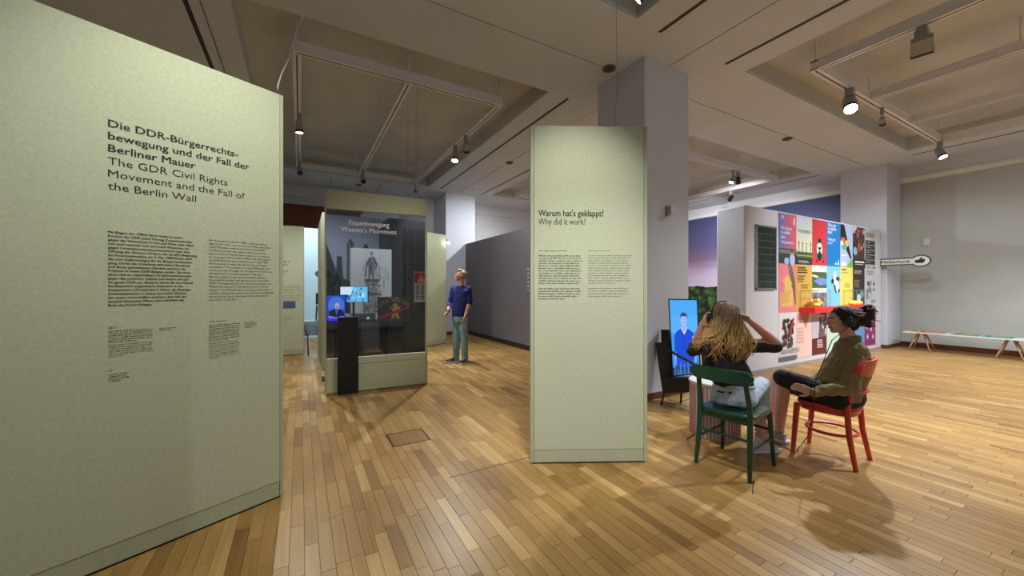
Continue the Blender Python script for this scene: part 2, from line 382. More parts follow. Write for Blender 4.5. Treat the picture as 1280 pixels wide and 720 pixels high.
# far wall with doorway (opening u -0.75..1.3)
m_far = m_wall
struct('wall_back', G().box(-5, -0.75, 12.4, 12.6, 0, H).box(1.3, 13.0, 12.4, 12.6, 0, H).box(-0.75, 1.3, 12.4, 12.6, 3.2, H), m_far)
struct('trim_4', G().box(-5, 13, 12.34, 12.4, 4.05, H), m_wall)
struct('baseboard_back', G().box(1.3, 13, 12.385, 12.4, 0, 0.1), m_base)
g = G().box(-1.1, 1.6, 12.34, 12.42, 3.18, 3.78).box(-1.15, 1.65, 12.30, 12.42, 3.70, 3.80).box(-1.1, 1.6, 12.32, 12.42, 3.16, 3.24)
g.box(-0.8, -0.7, 12.30, 12.42, 3.24, 3.70).box(0.35, 0.42, 12.32, 12.42, 3.24, 3.70)
g.box(-1.0, -0.75, 12.34, 12.42, 0, 3.2).box(1.3, 1.55, 12.34, 12.42, 0, 3.2)
struct('door_1', g, mat('mahogany_casing', (112, 52, 30), 0.4, var=0.3, scale=5, stretch=(1, 6, 6)), bev=0.008)
struct('wall_left', G().box(-5.2, -5.0, -3.5, 12.6, 0, H), m_wall)
# bright room beyond the doorway
m_cool = mat('foyer_paint', (206, 222, 228), 0.6)
struct('wall_foyer', G().box(-4, 4, 15.6, 15.8, 0, H).box(-4.2, -4, 12.6, 15.8, 0, H).box(4, 4.2, 12.6, 15.8, 0, H), m_cool)
struct('floor_foyer', G().box(-4, 4, 12.3, 15.6, -0.003, 0.001), mat('foyer_floor', (186, 196, 198), 0.35))
t = thing('low_platform', 'low pale grey platform inside the bright doorway', 'platform', (0.1, 13.2, 0))
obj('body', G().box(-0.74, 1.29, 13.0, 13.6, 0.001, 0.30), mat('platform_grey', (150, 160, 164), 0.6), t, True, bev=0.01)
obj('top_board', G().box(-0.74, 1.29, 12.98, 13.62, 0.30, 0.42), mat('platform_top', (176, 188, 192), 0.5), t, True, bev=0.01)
ld = bpy.data.lights.new('foyer_lamp', 'AREA'); ld.energy = 110; ld.color = (0.80, 0.94, 1.0); ld.shape = 'RECTANGLE'; ld.size = 3; ld.size_y = 1.6
t = thing('ceiling_light', 'bright foyer ceiling light beyond the doorway', 'ceiling light', (0.2, 14.2, 4.3))
obj('housing', G().box(-1.3, 1.7, 13.4, 15.0, 4.28, 4.36), mat('lamp_white', (230, 230, 230), 0.4), t, True)
lo = bpy.data.objects.new('lamp_glow', ld); COL.objects.link(lo); lo.parent = t; lo.location = (0, 0, -0.04)

# ---- sky-and-forest mural printed on the right wall
def mural_material():
    m = bpy.data.materials.new('landscape_print'); m.use_nodes = True; nt = m.node_tree; b = nt.nodes['Principled BSDF']; N = nt.nodes.new; L = nt.links.new
    g = N('ShaderNodeNewGeometry'); sp = N('ShaderNodeSeparateXYZ'); L(g.outputs['Position'], sp.inputs[0])
    n = N('ShaderNodeTexNoise'); n.inputs['Scale'].default_value = 0.7; n.inputs['Detail'].default_value = 6; mp = N('ShaderNodeMapping'); mp.inputs['Scale'].default_value = (1, 1, 5); L(g.outputs['Position'], mp.inputs[0]); L(mp.outputs[0], n.inputs['Vector'])
    a = N('ShaderNodeMath'); a.operation = 'MULTIPLY_ADD'; a.inputs[1].default_value = 0.5; L(n.outputs[0], a.inputs[0]); L(sp.outputs[2], a.inputs[2])
    mr = N('ShaderNodeMapRange'); mr.inputs[1].default_value = 1.6; mr.inputs[2].default_value = 4.3; L(a.outputs[0], mr.inputs[0])
    r = N('ShaderNodeValToRGB'); e = r.color_ramp.elements; e[0].position = 0; e[0].color = lin((215, 204, 224)); e[1].position = 1; e[1].color = lin((62, 70, 110))
    for p_, c_ in ((0.22, (200, 182, 208)), (0.4, (138, 112, 142)), (0.6, (96, 92, 134))): k = e.new(p_); k.color = lin(c_)
    L(mr.outputs[0], r.inputs[0])
    # tree line
    n2 = N('ShaderNodeTexNoise'); n2.inputs['Scale'].default_value = 2.5; n2.inputs['Detail'].default_value = 8; L(g.outputs['Position'], n2.inputs['Vector'])
    n3 = N('ShaderNodeTexVoronoi'); n3.inputs['Scale'].default_value = 5; L(g.outputs['Position'], n3.inputs['Vector'])
    r2 = N('ShaderNodeValToRGB'); e = r2.color_ramp.elements; e[0].position = 0.1; e[0].color = lin((84, 122, 56)); e[1].position = 0.75; e[1].color = lin((14, 26, 18)); L(n3.outputs[0], r2.inputs[0])
    ad = N('ShaderNodeMath'); ad.operation = 'MULTIPLY_ADD'; ad.inputs[1].default_value = 0.14; L(n2.outputs[0], ad.inputs[0]); ad.inputs[2].default_value = 1.42
    lt = N('ShaderNodeMath'); lt.operation = 'LESS_THAN'; L(sp.outputs[2], lt.inputs[0]); L(ad.outputs[0], lt.inputs[1])
    mx = N('ShaderNodeMix'); mx.data_type = 'RGBA'; L(lt.outputs[0], mx.inputs[0]); L(r.outputs[0], mx.inputs[6]); L(r2.outputs[0], mx.inputs[7]); L(mx.outputs[2], b.inputs['Base Color']); b.inputs['Roughness'].default_value = 0.6
    return m
tag(obj('wall_mural', G().box(12.975, 12.995, 4.5, 12.3, 0.13, 4.0), mural_material()), 'large dusk sky and forest print covering the wall behind the exhibits', 'mural')

# ---- low dark partition behind the front panel, lettering on it
m_part = mat('charcoal_partition', (112, 106, 110), 0.75, var=0.05, scale=2, bump=0.03, bscale=80)
t = thing('partition_wall', 'long dark grey partition behind the standing man, reaching to the column', 'partition', (4.6, 7.7, 0))
obj('panel_face', G().box(4.55, 4.65, 4.25, 11.14, 0.11, 2.82), m_part, t, True, bev=0.004)
obj('kick_board', G().box(4.535, 4.66, 4.25, 11.14, 0, 0.11), mat('dark_kick', (44, 36, 30), 0.5), t, True, bev=0.003)
g = G(); M = Matrix.Translation((4.546, 0, 0)) @ Matrix.Rotation(-math.pi/2, 4, 'Z')
for k, s_ in enumerate(('Mut', 'Wut', 'Wir', 'sind', 'das', 'Volk')):
    put_text(g, s_, -7.42, 1.83-k*0.095, 0.085, y=-0.0, bold=0.01, M=M)
obj('lettering', g, mat('white_letters', (225, 225, 225), 0.6), t, True)

# ============================================================ PANELS
m_fab = mat('panel_linen', (191, 193, 162), 0.8, var=0.07, scale=55, bump=0.25, bscale=260, spec=0.2)
m_fab2 = mat('panel_linen_foot', (178, 179, 149), 0.8, var=0.05, scale=55, bump=0.2, bscale=260, spec=0.2)
m_trim = mat('panel_edge', (176, 178, 148), 0.5, var=0.03)
m_ink = mat('black_lettering', (26, 28, 26), 0.7); m_ink2 = mat('grey_lettering', (74, 76, 66), 0.7); m_ink3 = mat('pale_lettering', (112, 114, 94), 0.7)
class Panel:
    def __init__(s, name, label, A, B, h=2.75, th=0.06, cat='display panel', group=None, trimr=0.022, kick=0.115):
        A = Vector((A[0], A[1], 0)); B = Vector((B[0], B[1], 0)); s.A = A; s.w = (B-A).length; d = (B-A)/s.w
        s.d = d; s.rz = math.atan2(d.y, d.x); s.t = thing(name, label, cat, A, s.rz, group); s.h = h
        e = trimr
        obj('board', G().box(e, s.w-e, 0.0, th, kick, h), m_fab, s.t, bev=0.002)
        obj('kick_strip', G().box(e, s.w-e, 0.003, th, 0.012, kick), m_fab2, s.t, bev=0.002)
        obj('edge_profile', G().box(0, e-0.002, -0.001, th+0.001, 0.012, h), m_trim, s.t, bev=0.002)
        obj('edge_profile', G().box(s.w-e+0.002, s.w, -0.001, th+0.001, 0.012, h), m_trim, s.t, bev=0.002)
        obj('base_shadow_gap', G().box(0.02, s.w-0.02, 0.008, th-0.008, 0, 0.012), mat('black_base', (18, 16, 14), 0.6), s.t)
    def s(s, px):      # distance along the panel seen at px
        k = (px-640)/F; dX = s.d.x*ca-s.d.y*sa; dY = s.d.x*sa+s.d.y*ca; AX = s.A.x*ca-s.A.y*sa; AY = s.A.x*sa+s.A.y*ca
        return (k*AY-AX)/(dX-k*dY)
    def Y(s, px):
        q = s.A+s.d*s.s(px); return q.x*sa+q.y*ca
    def z(s, px, py): return EYE+(360-py)*s.Y(px)/F
    def text(s, name, lines, px0, y0, px1, y1, m, bold=0.0, cap=0.74, y=-0.0012):
        """lines set from px0 to px1 (widest line); baselines from y0 to y1 measured at px0"""
        g = G(); n = len(lines); z0 = s.z(px0, y0); z1 = s.z(px0, y1); pit = (z0-z1)/max(1, n-1) if n > 1 else None
        ws = []
        for l in lines:
            vs, _ = text_geo(l, 0.0); ws.append(max(v[0] for v in vs)-min(v[0] for v in vs))
        kx = (s.s(px1)-s.s(px0))/max(ws); size = (pit*cap) if pit else cap
        for i_, l in enumerate(lines):
            put_text(g, l, s.s(px0), z0-(i_*pit if pit else 0), size, y=y, bold=bold, width=ws[i_]*kx)
            if name == 'heading_lettering': o_ = obj(name, g, m, s.t, recalc=False); g = G()
        if name == 'heading_lettering': return o_
        return obj(name, g, m, s.t, recalc=False)
    def bars(s, px0, y0, px1, y1, n, m, y=-0.0012, last=0.6, fill=0.45):
        g = G(); x0 = s.s(px0); x1 = s.s(px1); z0 = s.z(px0, y0); z1 = s.z(px0, y1); pit = (z0-z1)/n
        for i_ in range(n):
            x = x0; end = x1-(x1-x0)*random.random()*0.07 if i_ < n-1 else x0+(x1-x0)*last; zz = z0-i_*pit
            while x < end:
                for _ in range(random.randint(2, 11)):
                    wd = pit*random.uniform(.16, .34); hh = pit*fill*random.choice((.75, .75, .8, 1.15)); g.add([(x, y, zz-pit*fill), (x+wd, y, zz-pit*fill), (x+wd, y, zz-pit*fill+hh), (x, y, zz-pit*fill+hh)], [(0, 1, 2, 3)]); x += wd+pit*.09
                    if x > end: break
                x += pit*0.32
        return obj('caption_lettering', g, m, s.t, recalc=False)
A = W(-2.30, 1.59); B = W(-1.572, 2.60)
pl = Panel('text_panel', 'large linen text panel at the far left about the Berlin Wall', A, B)
pl.text('heading_lettering', ['Die DDR-Bürgerrechts-', 'bewegung und der Fall der', 'Berliner Mauer'], 135, 158, 311.5, 189, m_ink, 0.022, cap=0.86)
pl.text('heading_lettering', ['The GDR Civil Rights', 'Movement and the Fall of', 'the Berlin Wall'], 135, 205, 306, 236.5, m_ink, -0.002, cap=0.86)
pl.text('body_lettering', ['Mit Beginn der 1980er Jahre finden in vielen', 'Kirchen der DDR jeden Montag Zusammenkünfte', 'gegen das Wettrüsten in Ost und West statt. Nach', 'und nach sammeln sich dort auch Menschen, die', 'gegen Umweltzerstörung protestieren oder eine', 'Öffnung der Grenzen fordern. Als die SED-Regierung', 'die Kommunalwahlen am 7. Mai 1989 fälscht, wird', 'das zum Aufbruchsignal für die Bürgerrechtsbewe-', 'gung. Durch die Gründung zahlreicher Bündnisse', 'und deren gemeinsames Handeln wachsen die', 'Proteste in vielen DDR-Städten weiter. Sie entwi-', 'ckeln sich zu regelmäßigen Großdemonstrationen', 'gegen das politische System und weiten sich auf', 'die ganze DDR aus. Bestärkt durch die von Michail', 'Gorbatschow eingeleiteten Reformen in der', 'Sowjetunion („Perestroika“), führen die Montags-', 'demonstrationen zu einem epochalen Wandel,', 'der zuvor unvorstellbar erschien: dem Fall der', 'deutsch-deutschen Mauer und schließlich das', 'Ende des Kalten Krieges.'], 135, 291, 246, 383, m_ink, 0.018, cap=0.86)
pl.text('body_lettering', ['At the beginning of the 1980s, demonstrations', 'against the arms race in East and West take place', 'every Monday in many churches in the GDR.', 'Gradually people also gather there to protest', 'against environmental destruction or to demand', 'an opening of the borders. When the SED govern-', 'ment falsifies the local elections on 7 May 1989,', 'this becomes a wake-up call for the civil rights', 'movement. The protests in many GDR cities con-', 'tinue to grow through the foundation of numerous', 'alliances and their joint actions. They deve-', 'lop into regular large demonstrations against', 'the political system and spread across the entire', 'GDR. Strengthened by the reforms introduced by', 'Mikhail Gorbachev in the Soviet Union (“Peres-', 'troika”), the Monday demonstrations lead to an', 'epochal change that previously seemed unimaginable:', 'the fall of the inner-German Wall and finally the', 'end of the Cold War.'], 261, 301, 343, 376, m_ink2, 0.0, cap=0.82)
pl.bars(135.5, 408.5, 149, 412, 2, m_ink2, last=0.7); pl.bars(135.5, 414, 191, 430, 6, m_ink2); pl.bars(135.5, 431, 192, 448, 6, m_ink3, last=0.3); pl.bars(199, 410, 221, 415, 2, m_ink2)
pl.bars(135.5, 463, 145, 465, 1, m_ink2); pl.bars(135.5, 468, 160, 479, 4, m_ink2)
pl.bars(261, 401.5, 283, 404, 1, m_ink2, last=1); pl.bars(261, 406, 300, 428, 9, m_ink2); pl.bars(261, 429, 300, 450, 8, m_ink3, last=0.3); pl.bars(305.5, 403, 321, 411, 4, m_ink2)
# front panel
pf = Panel('text_panel', 'tall narrow linen text panel standing in the middle asking why it worked', W(0.1493, 3.07), W(1.108, 3.10), trimr=0.03)
pf.text('heading_lettering', ["Warum hat's geklappt?"], 673, 270, 754.5, 270, m_ink, 0.02, cap=0.073)
pf.text('heading_lettering', ['Why did it work?'], 673, 280.5, 732, 280.5, m_ink, 0.0, cap=0.073)
pf.bars(673, 313, 708, 315, 1, m_ink2, last=1); pf.bars(673, 319, 728, 356.5, 12, m_ink2, last=0.9); pf.bars(673, 360, 727, 376, 5, m_ink2, last=0.6)
pf.bars(735, 313, 762, 315, 1, m_ink3, last=1, fill=0.3); pf.bars(735, 319, 789, 356.5, 12, m_ink3, fill=0.32); pf.bars(735, 360, 787, 373, 4, m_ink3, last=0.8, fill=0.32)
# white panel far left
pw = Panel('text_panel', 'pale text panel beside the bright doorway, half hidden by the large left panel', (-1.15, 9.3), (0.07, 9.3))
pw.bars(350, 326, 363, 334, 2, m_ink, last=0.7); pw.bars(350, 338, 361, 344, 2, m_ink2); pw.bars(350, 357, 376, 367, 5, m_ink3, fill=0.3); pw.bars(350, 369, 376, 380, 5, m_ink3, fill=0.3); pw.bars(350, 396, 366, 402, 4, m_ink3)
g = G().box(pw.s(352), pw.s(369.5), -0.006, -0.0005, pw.z(369, 385), pw.z(369, 376.5)); obj('photo_strip', g, mat('photo_blue', (74, 92, 130), 0.5, var=0.6, scale=40), pw.t)
# side panels near case
ps = Panel('side_panel', 'narrow edge-on linen panel just left of the glass case', (0.33, 9.2), (0.33, 7.35), th=0.05)
A2 = Vector((2.72, 9.09, 0)); dd = (Vector((3.3, 9.39, 0))-A2).normalized()
pr = Panel('blank_panel', 'blank linen panel behind the man, crossed by a diagonal shadow', A2-dd*0.3, Vector((3.3, 9.39, 0)), h=2.8)

# ============================================================ GLASS CASE
cA = Vector((0.28, 5.62, 0)); cB = Vector((1.65, 5.54, 0)); cw = (cB-cA).length; crz = math.atan2(cB.y-cA.y, cB.x-cA.x)
case = thing('glass_front_case', 'tall linen display wall with a dark tinted window and exhibits behind', 'display case', cA, crz)
obj('header_board', G().box(0.022, cw-0.022, 0, 0.06, 2.50, 2.75), m_fab, case, bev=0.002)
obj('sill_board', G().box(0.022, cw-0.022, 0, 0.06, 0.385, 0.475), m_fab, case, bev=0.002)
obj('lower_board', G().box(0.022, cw-0.022, 0.002, 0.06, 0.012, 0.38), m_fab, case, bev=0.002)
for x in (0, cw-0.02): obj('side_post', G().box(x, x+0.02, -0.002, 0.062, 0.0, 2.75), m_trim, case, bev=0.002)
obj('window_pane', G().add([(0.022, .015, .475), (cw-.022, .015, .475), (cw-.022, .015, 2.5), (.022, .015, 2.5)], [(0, 1, 2, 3)]), glass_mat('tinted_glass', (0.58, 0.61, 0.68), .05, .5), case, recalc=False)
def cx(px):
    k = (px-640)/F; d = (cB-cA)/cw; dX = d.x*ca-d.y*sa; dY = d.x*sa+d.y*ca; AX = cA.x*ca-cA.y*sa; AY = cA.x*sa+cA.y*ca
    return (k*AY-AX)/(dX-k*dY)
g = G()
put_text(g, 'Frauenbewegung', cx(462), 2.295, 0.10, y=0.009, bold=0.03, align='C', xs=0.78); put_text(g, "Women's Movement", cx(462), 2.20, 0.10, y=0.009, bold=0.02, align='C', xs=0.86)
obj('title_lettering', g, mat('white_letters', (245, 245, 245), 0.6), case, recalc=False)
t = thing('black_plinth', 'narrow black plinth standing in front of the tinted window', 'plinth', W(-2.18, 5.12), crz)
x0, x1 = cx(422), cx(447.5)
poly = [(x0-0.004, 0), (x1, 0), (x1+0.003, 0.3), (x1-0.001, 0.7), (x1, 1.02), (x0+0.002, 1.02), (x0+0.006, 0.75), (x0-0.002, 0.4)]
M = Matrix.Translation(cA) @ Matrix.Rotation(crz, 4, 'Z')
obj('body', G().prism(poly, -0.07, -0.005, M), mat('matt_black', (14, 13, 14), 0.5, var=0.3, scale=8), t, True, bev=0.004)
obj('top_plate', G().box(x0-0.005, x1+0.004, -0.075, -0.004, 1.02, 1.035, M), mat('gloss_black', (26, 20, 20), 0.25), t, True)

# exhibits behind the window ------------------------------------------------
def flat_print(name, label, cat, o, rz, wd, ht, shapes, base, m=PRINT, group=None, depth=0.01, texts=(), hang=False, lm=None):
    """a printed sheet: local x right, z up, face to local -y"""
    t = thing(name, label, cat, o, rz, group)
    obj('sheet', G().box(0, wd, 0, depth, 0, ht, col=base), m, t)
    g = G(); y = -0.0008
    for sh in shapes:
        k, c = sh[0], sh[-1]; y -= 0.00035
        if k == 'r': x0, z0, x1, z1 = sh[1:5]; pts = [(x0, z0), (x1, z0), (x1, z1), (x0, z1)]
        elif k == 'e': cx_, cz, rx, rz_ = sh[1:5]; pts = [(cx_+rx*math.cos(a*math.pi/8), cz+rz_*math.sin(a*math.pi/8)) for a in range(16)]
        else: pts = sh[1]
        g.add([(x*wd, y, z*ht) for x, z in pts], [tuple(range(len(pts)))], None, c)
    if hang: obj('hanging_wire', G().tube([(.03, depth/2, ht-.01), (.03, depth/2, TOPZ-o[2])], .0015, 5), mat('steel_wire', (150, 146, 140), 0.35, .7), t); obj('hanging_wire', G().tube([(wd-.03, depth/2, ht-.01), (wd-.03, depth/2, TOPZ-o[2])], .0015, 5), mat('steel_wire', (150, 146, 140), 0.35, .7), t)
    if shapes: obj('picture', g, m, t, recalc=False)
    if texts:
        g = G(); y -= 0.0006
        for s_, x, z, sz, c, b in texts: put_text(g, s_, x*wd, z*ht, sz, y=y, bold=b, xs=0.9, col=c)
        obj('lettering', g, lm or m, t, recalc=False)
    return t
# mural of cacti at v 9.2
def tube2(pts, r):   # flat band polygon along points
    L_, R_ = [], []
    for i_, p in enumerate(pts):
        a = pts[max(0, i_-1)]; b = pts[min(len(pts)-1, i_+1)]; dx, dz = b[0]-a[0], b[1]-a[1]; l = math.hypot(dx, dz); nx, nz = -dz/l*r[i_], dx/l*r[i_]
        L_.append((p[0]+nx, p[1]+nz)); R_.append((p[0]-nx, p[1]-nz))
    return L_+R_[::-1]
CG = (74, 96, 86); CG2 = (52, 74, 66)
sh = [('r', 0, 0, 1, 0.32, (96, 98, 100)), ('p', [(0, .32), (1, .32), (1, .36), (.7, .40), (.4, .36), (.2, .41), (0, .38)], (88, 96, 98))]
def cactus(x, z0, z1, r, c): sh.append(('p', tube2([(x, z0), (x, z0+.05), (x+.005, (z0+z1)/2), (x, z1-.03), (x, z1)], [r*.8, r, r*1.05, r*.9, r*.25]), c)); sh.append(('p', tube2([(x-.3*r, z0), (x-.3*r, z1-.02)], [r*.1, r*.1]), (130, 146, 140))); sh.append(('p', tube2([(x+.35*r, z0), (x+.35*r, z1-.02)], [r*.1, r*.1]), (46, 62, 60)))
cactus(.36, .34, .83, .05, CG); cactus(.56, .34, .80, .045, CG2); cactus(.46, .34, .62, .04, CG)
sh.append(('p', tube2([(.38, .48), (.25, .50), (.22, .56), (.22, .70)], [.03, .045, .045, .03]), CG2)); sh.append(('p', tube2([(.58, .46), (.68, .48), (.71, .55), (.71, .66)], [.03, .035, .035, .02]), CG))
for a in ((.13, .52, .055, .045), (.10, .43, .07, .05), (.24, .42, .06, .045), (.02, .57, .10, .03), (.20, .35, .09, .05), (.82, .42, .07, .05), (.9, .50, .05, .05)): sh.append(('e',)+a+(CG,)); sh.append(('e', a[0]-.01, a[1]+.01, a[2]*.6, a[3]*.6, (104, 126, 116)))
flat_print('cactus_mural', 'grey green picture wall of tall cacti behind the tinted window', 'mural', (0.40, 9.24, 0), 0, 1.62, 3.05, sh, (158, 166, 186), depth=0.05)
t = thing('dark_wall_panel', 'black display wall behind the right half of the tinted window', 'display wall', (2.02, 8.22, 0))
obj('board', G().box(UV(485, 8.2), UV(533, 8.2), 8.2, 8.25, 0, 2.9), mat('charcoal_board', (15, 16, 19), 0.5, var=0.1), t, True)
obj('return_board', G().box(UV(485, 8.2), UV(485, 8.2)+.04, 8.25, 9.23, 0, 2.9), mat('charcoal_board2', (24, 25, 30), 0.5), t, True)
# statue print
sx = []
def st(*a): sx.append(a)
D1 = (92, 92, 96); D2 = (60, 62, 68)
st('p', [(.30, 0), (.74, 0), (.70, .28), (.66, .30), (.66, .50), (.36, .50), (.34, .30), (.29, .28)], (150, 150, 156)); st('r', .28, .28, .74, .31, D1); st('r', .33, .49, .70, .53, D1)
random.seed(3)
for i_ in range(80): x = random.uniform(.28, .70); z = random.uniform(0, .48); st('r', x, z, x+random.uniform(.02, .07), z+random.uniform(.006, .025), random.choice([D1, D2, D2, (200, 200, 204)]))
st('p', [(.42, .53), (.47, .53), (.49, .68), (.51, .53), (.56, .53), (.56, .70), (.60, .78), (.58, .86), (.53, .88), (.47, .88), (.42, .84), (.38, .74), (.42, .70)], D1)
st('e', .495, .925, .035, .035, D1); st('p', [(.56, .86), (.64, .76), (.60, .66), (.57, .68), (.60, .76), (.54, .83)], D2); st('p', [(.44, .86), (.36, .76), (.33, .56), (.36, .56), (.39, .75), (.46, .82)], D2); st('p', [(.45, .70), (.50, .86), (.47, .60)], D2)
for a in ((.80, .66, .05, .04), (.9, .58, .03, .09), (.74, .70, .04, .02)): st('e',)+() if False else sx.append(('e',)+a+((150, 196, 196),))
uA = UV(438, 7.6); uB = UV(489.5, 7.6)
flat_print('statue_print', 'pale drawing of a statue on a pedestal hanging behind the tinted window', 'print', (uA, 7.6, 0.95), 0, uB-uA, 1.23, sx, (216, 222, 222), hang=True, m=PRINT_T, depth=.003)
# bear sign
uA = UV(472, 6.6); uB = UV(512, 6.6); wS = uB-uA; hS = 0.42
ps_ = [(.45, .10), (.50, .12), (.53, .24), (.56, .24), (.60, .10), (.68, .10), (.63, .30), (.64, .46), (.70, .56), (.72, .62), (.66, .60), (.60, .62), (.60, .70), (.56, .74), (.50, .72), (.46, .68), (.42, .66), (.44, .62), (.50, .60), (.48, .54), (.38, .60), (.36, .55), (.44, .48), (.46, .36), (.42, .20), (.40, .12)]
tS = flat_print('newspaper_sign', 'dark enamel newspaper sign with a standing yellow bear and magenta banner', 'sign', (uA, 6.6, 0.86), 0, wS, hS, [('p', ps_, (222, 178, 66)), ('p', [(.05, .10), (.94, .50), (.97, .62), (.07, .24)], (196, 40, 110))], (64, 64, 70), hang=True)
g = G()
for i_, ch in enumerate('LOKAL-ANZEIGER'):
    a = (i_-6.5)/6.5; put_text(g, ch, wS*(.5+a*.44), hS*(.80-.20*a*a), 0.088, y=-0.004, bold=0.012, xs=0.60, align='C', rot=-a*0.35, col=(226, 184, 70))
put_text(g, 'BERLINER', wS*.5, hS*.93, 0.035, y=-0.004, align='C', col=(200, 190, 160))
obj('lettering', g, PRINT, tS, recalc=False)
# newspaper pages at right edge
uA = UV(518, 6.9); uB = UV(533.5, 6.9)
flat_print('newspaper_page', 'hanging newspaper page with red masthead at the right edge of the window', 'poster', (uA, 6.9, 1.17), 0, uB-uA, 0.56, [('r', 0, .62, 1, .97, (200, 52, 48)), ('p', [(.2, .64), (.5, .92), (.8, .7), (.7, .9), (.95, .66), (.6, .64)], (236, 190, 180))]+[('r', .1+.42*(i_ % 2), .52-.07*(i_//2), .38+.42*(i_ % 2), .55-.07*(i_//2), (60, 60, 60)) for i_ in range(14)], (214, 218, 220), hang=True)
# portrait monitor in the case: seated woman
def monitor(name, label, TL, TR, BL, BR, shapes, base, bezel=0.012, em=SCREEN, group=None, back=0.03, stand=None, bar=True):
    """screen from four corner points; shapes in unit coordinates"""
    c = (TL+TR+BL+BR)/4; t = thing(name, label, 'monitor', (c.x, c.y, 0), 0, group)
    ex = ((TR-TL)+(BR-BL))/2; ez = ((TL-BL)+(TR-BR))/2; nrm = ez.cross(ex).normalized()   # towards the back
    if nrm.dot(c-Vector((0, 0, EYE))) < 0: nrm = -nrm
    def q(x, z, y): return (BL*(1-x)+BR*x)*(1-z)+(TL*(1-x)+TR*x)*z+nrm*y
    bx = bezel/ex.length; bz = bezel/ez.length
    vs = [q(x, z, y) for y in (0, back) for x, z in ((0, 0), (1, 0), (1, 1), (0, 1))]
    obj('housing', G().add(vs, [(0, 1, 2, 3), (7, 6, 5, 4), (0, 4, 5, 1), (1, 5, 6, 2), (2, 6, 7, 3), (3, 7, 4, 0)]), mat('tv_black', (12, 12, 14), 0.35), t, True, bev=0.002)
    g = G(); g.add([q(bx, bz, -.001), q(1-bx, bz, -.001), q(1-bx, 1-bz, -.001), q(bx, 1-bz, -.001)], [(0, 1, 2, 3)], None, base); y = -.0012
    for s_ in shapes:
        y -= .0003
        if s_[0] == 'r': x0, z0, x1, z1 = s_[1:5]; pts = [(x0, z0), (x1, z0), (x1, z1), (x0, z1)]
        elif s_[0] == 'e': pts = [(s_[1]+s_[3]*math.cos(a*math.pi/9), s_[2]+s_[4]*math.sin(a*math.pi/9)) for a in range(18)]
        else: pts = s_[1]
        g.add([q(bx+(1-2*bx)*x, bz+(1-2*bz)*z, y) for x, z in pts], [tuple(range(len(pts)))], None, s_[-1])
    obj('screen', g, em, t, True, recalc=False); return t
Yc = 5.95
t = monitor('portrait_monitor', 'upright blue monitor with a seated speaker, seen through the tinted window', P(408, 368.5, Yc), P(432.5, 368.5, Yc), P(408, 402, Yc), P(432.5, 402, Yc),
    [('e', .5, .62, .45, .34, (80, 130, 230)), ('e', .56, .58, .13, .13, (196, 190, 220)), ('e', .56, .50, .09, .11, (190, 140, 160)), ('p', [(.08, .12), (.12, .38), (.3, .46), (.45, .46), (.52, .3), (.62, .46), (.8, .45), (.95, .3), (.95, .12)], (20, 18, 50)), ('p', [(.45, .46), (.52, .2), (.63, .46)], (60, 90, 220)), ('p', [(.05, .12), (.1, .2), (.5, .14), (.92, .2), (.96, .1), (.5, .06)], (150, 130, 240)), ('r', 0, 0, 1, .1, (40, 50, 240))], (34, 80, 226), em=SCREEN)
obj('stand', G().tube([P(420, 402, Yc+.05), P(420, 470, Yc+.05)], 0.02), mat('matt_black', (14, 13, 14), 0.5), t, True); q = P(420, 470, Yc+.05); obj('foot', G().box(q.x-.2, q.x+.2, q.y-.15, q.y+.15, 0, .02), mat('matt_black', (14, 13, 14), 0.5), t, True)
Yc = 6.7; random.seed(5)
shp = [('p', [(0, .2), (0, 1), (.48, 1), (.38, .5), (.1, .42)], (226, 244, 255))]
for i_ in range(46): x = random.uniform(.02, .9); z = random.uniform(.05, .9) if x > .4 else random.uniform(.05, .4); shp.append(('e', x, z, random.uniform(.02, .06), random.uniform(.03, .1), random.choice([(60, 130, 200), (150, 220, 250), (40, 90, 160), (200, 240, 255), (90, 190, 230)])))
t = monitor('wide_monitor', 'bright cyan landscape monitor in front of the cactus picture', P(425, 358, Yc), P(460, 358, Yc), P(425, 378, Yc), P(460, 378, Yc), shp, (110, 200, 240), bezel=0.008, em=SCREEN_DIM)
q = P(442, 378, Yc+.06); obj('stand', G().tube([q, (q.x, q.y, 0.02)], 0.018), mat('matt_black', (14, 13, 14), 0.5), t, True); obj('foot', G().box(q.x-.18, q.x+.18, q.y-.15, q.y+.15, 0, .02), mat('matt_black', (14, 13, 14), 0.5), t, True)
# table with objects and chairs behind the glass
q = P(468, 399, 7.9); m_dk = mat('dark_frame', (26, 24, 26), 0.4)
t = thing('display_table', 'dark slim table with thin legs behind the tinted window', 'table', (q.x, q.y, 0)); z = q.z
obj('tabletop', G().box(q.x-.36, q.x+.30, q.y-.2, q.y+.2, z-.03, z), m_dk, t, True, bev=.003)
for a, b in ((-.3, -.18), (.26, -.18), (-.3, .18), (.26, .18)): obj('leg', G().tube([(q.x+a, q.y+b, z-.03), (q.x+a*1.1, q.y+b*1.1, 0)], .012), m_dk, t, True)
g = G().box(q.x+.02, q.x+.13, q.y-.1, q.y, z, z+.16, None).box(q.x+.035, q.x+.115, q.y-.105, q.y-.09, z+.03, z+.14)
tag(obj('display_box', g, mat('box_cream', (196, 190, 176), 0.6), bev=.004), 'small pale box on the dark table behind the tinted window', 'box')
g = G().lathe([(.03, 0), (.035, .02), (.02, .045), (.005, .06)], (q.x-.14, q.y-.1, z), 12); tag(obj('small_bowl', g, mat('white_china', (220, 224, 226), 0.3), smooth=True), 'tiny white bowl on the dark table behind the tinted window', 'bowl')
q = P(437, 398, 5.5)
t = thing('card_stack', 'two small white cards standing on a block above the black plinth', 'cards', (q.x, q.y, 0))
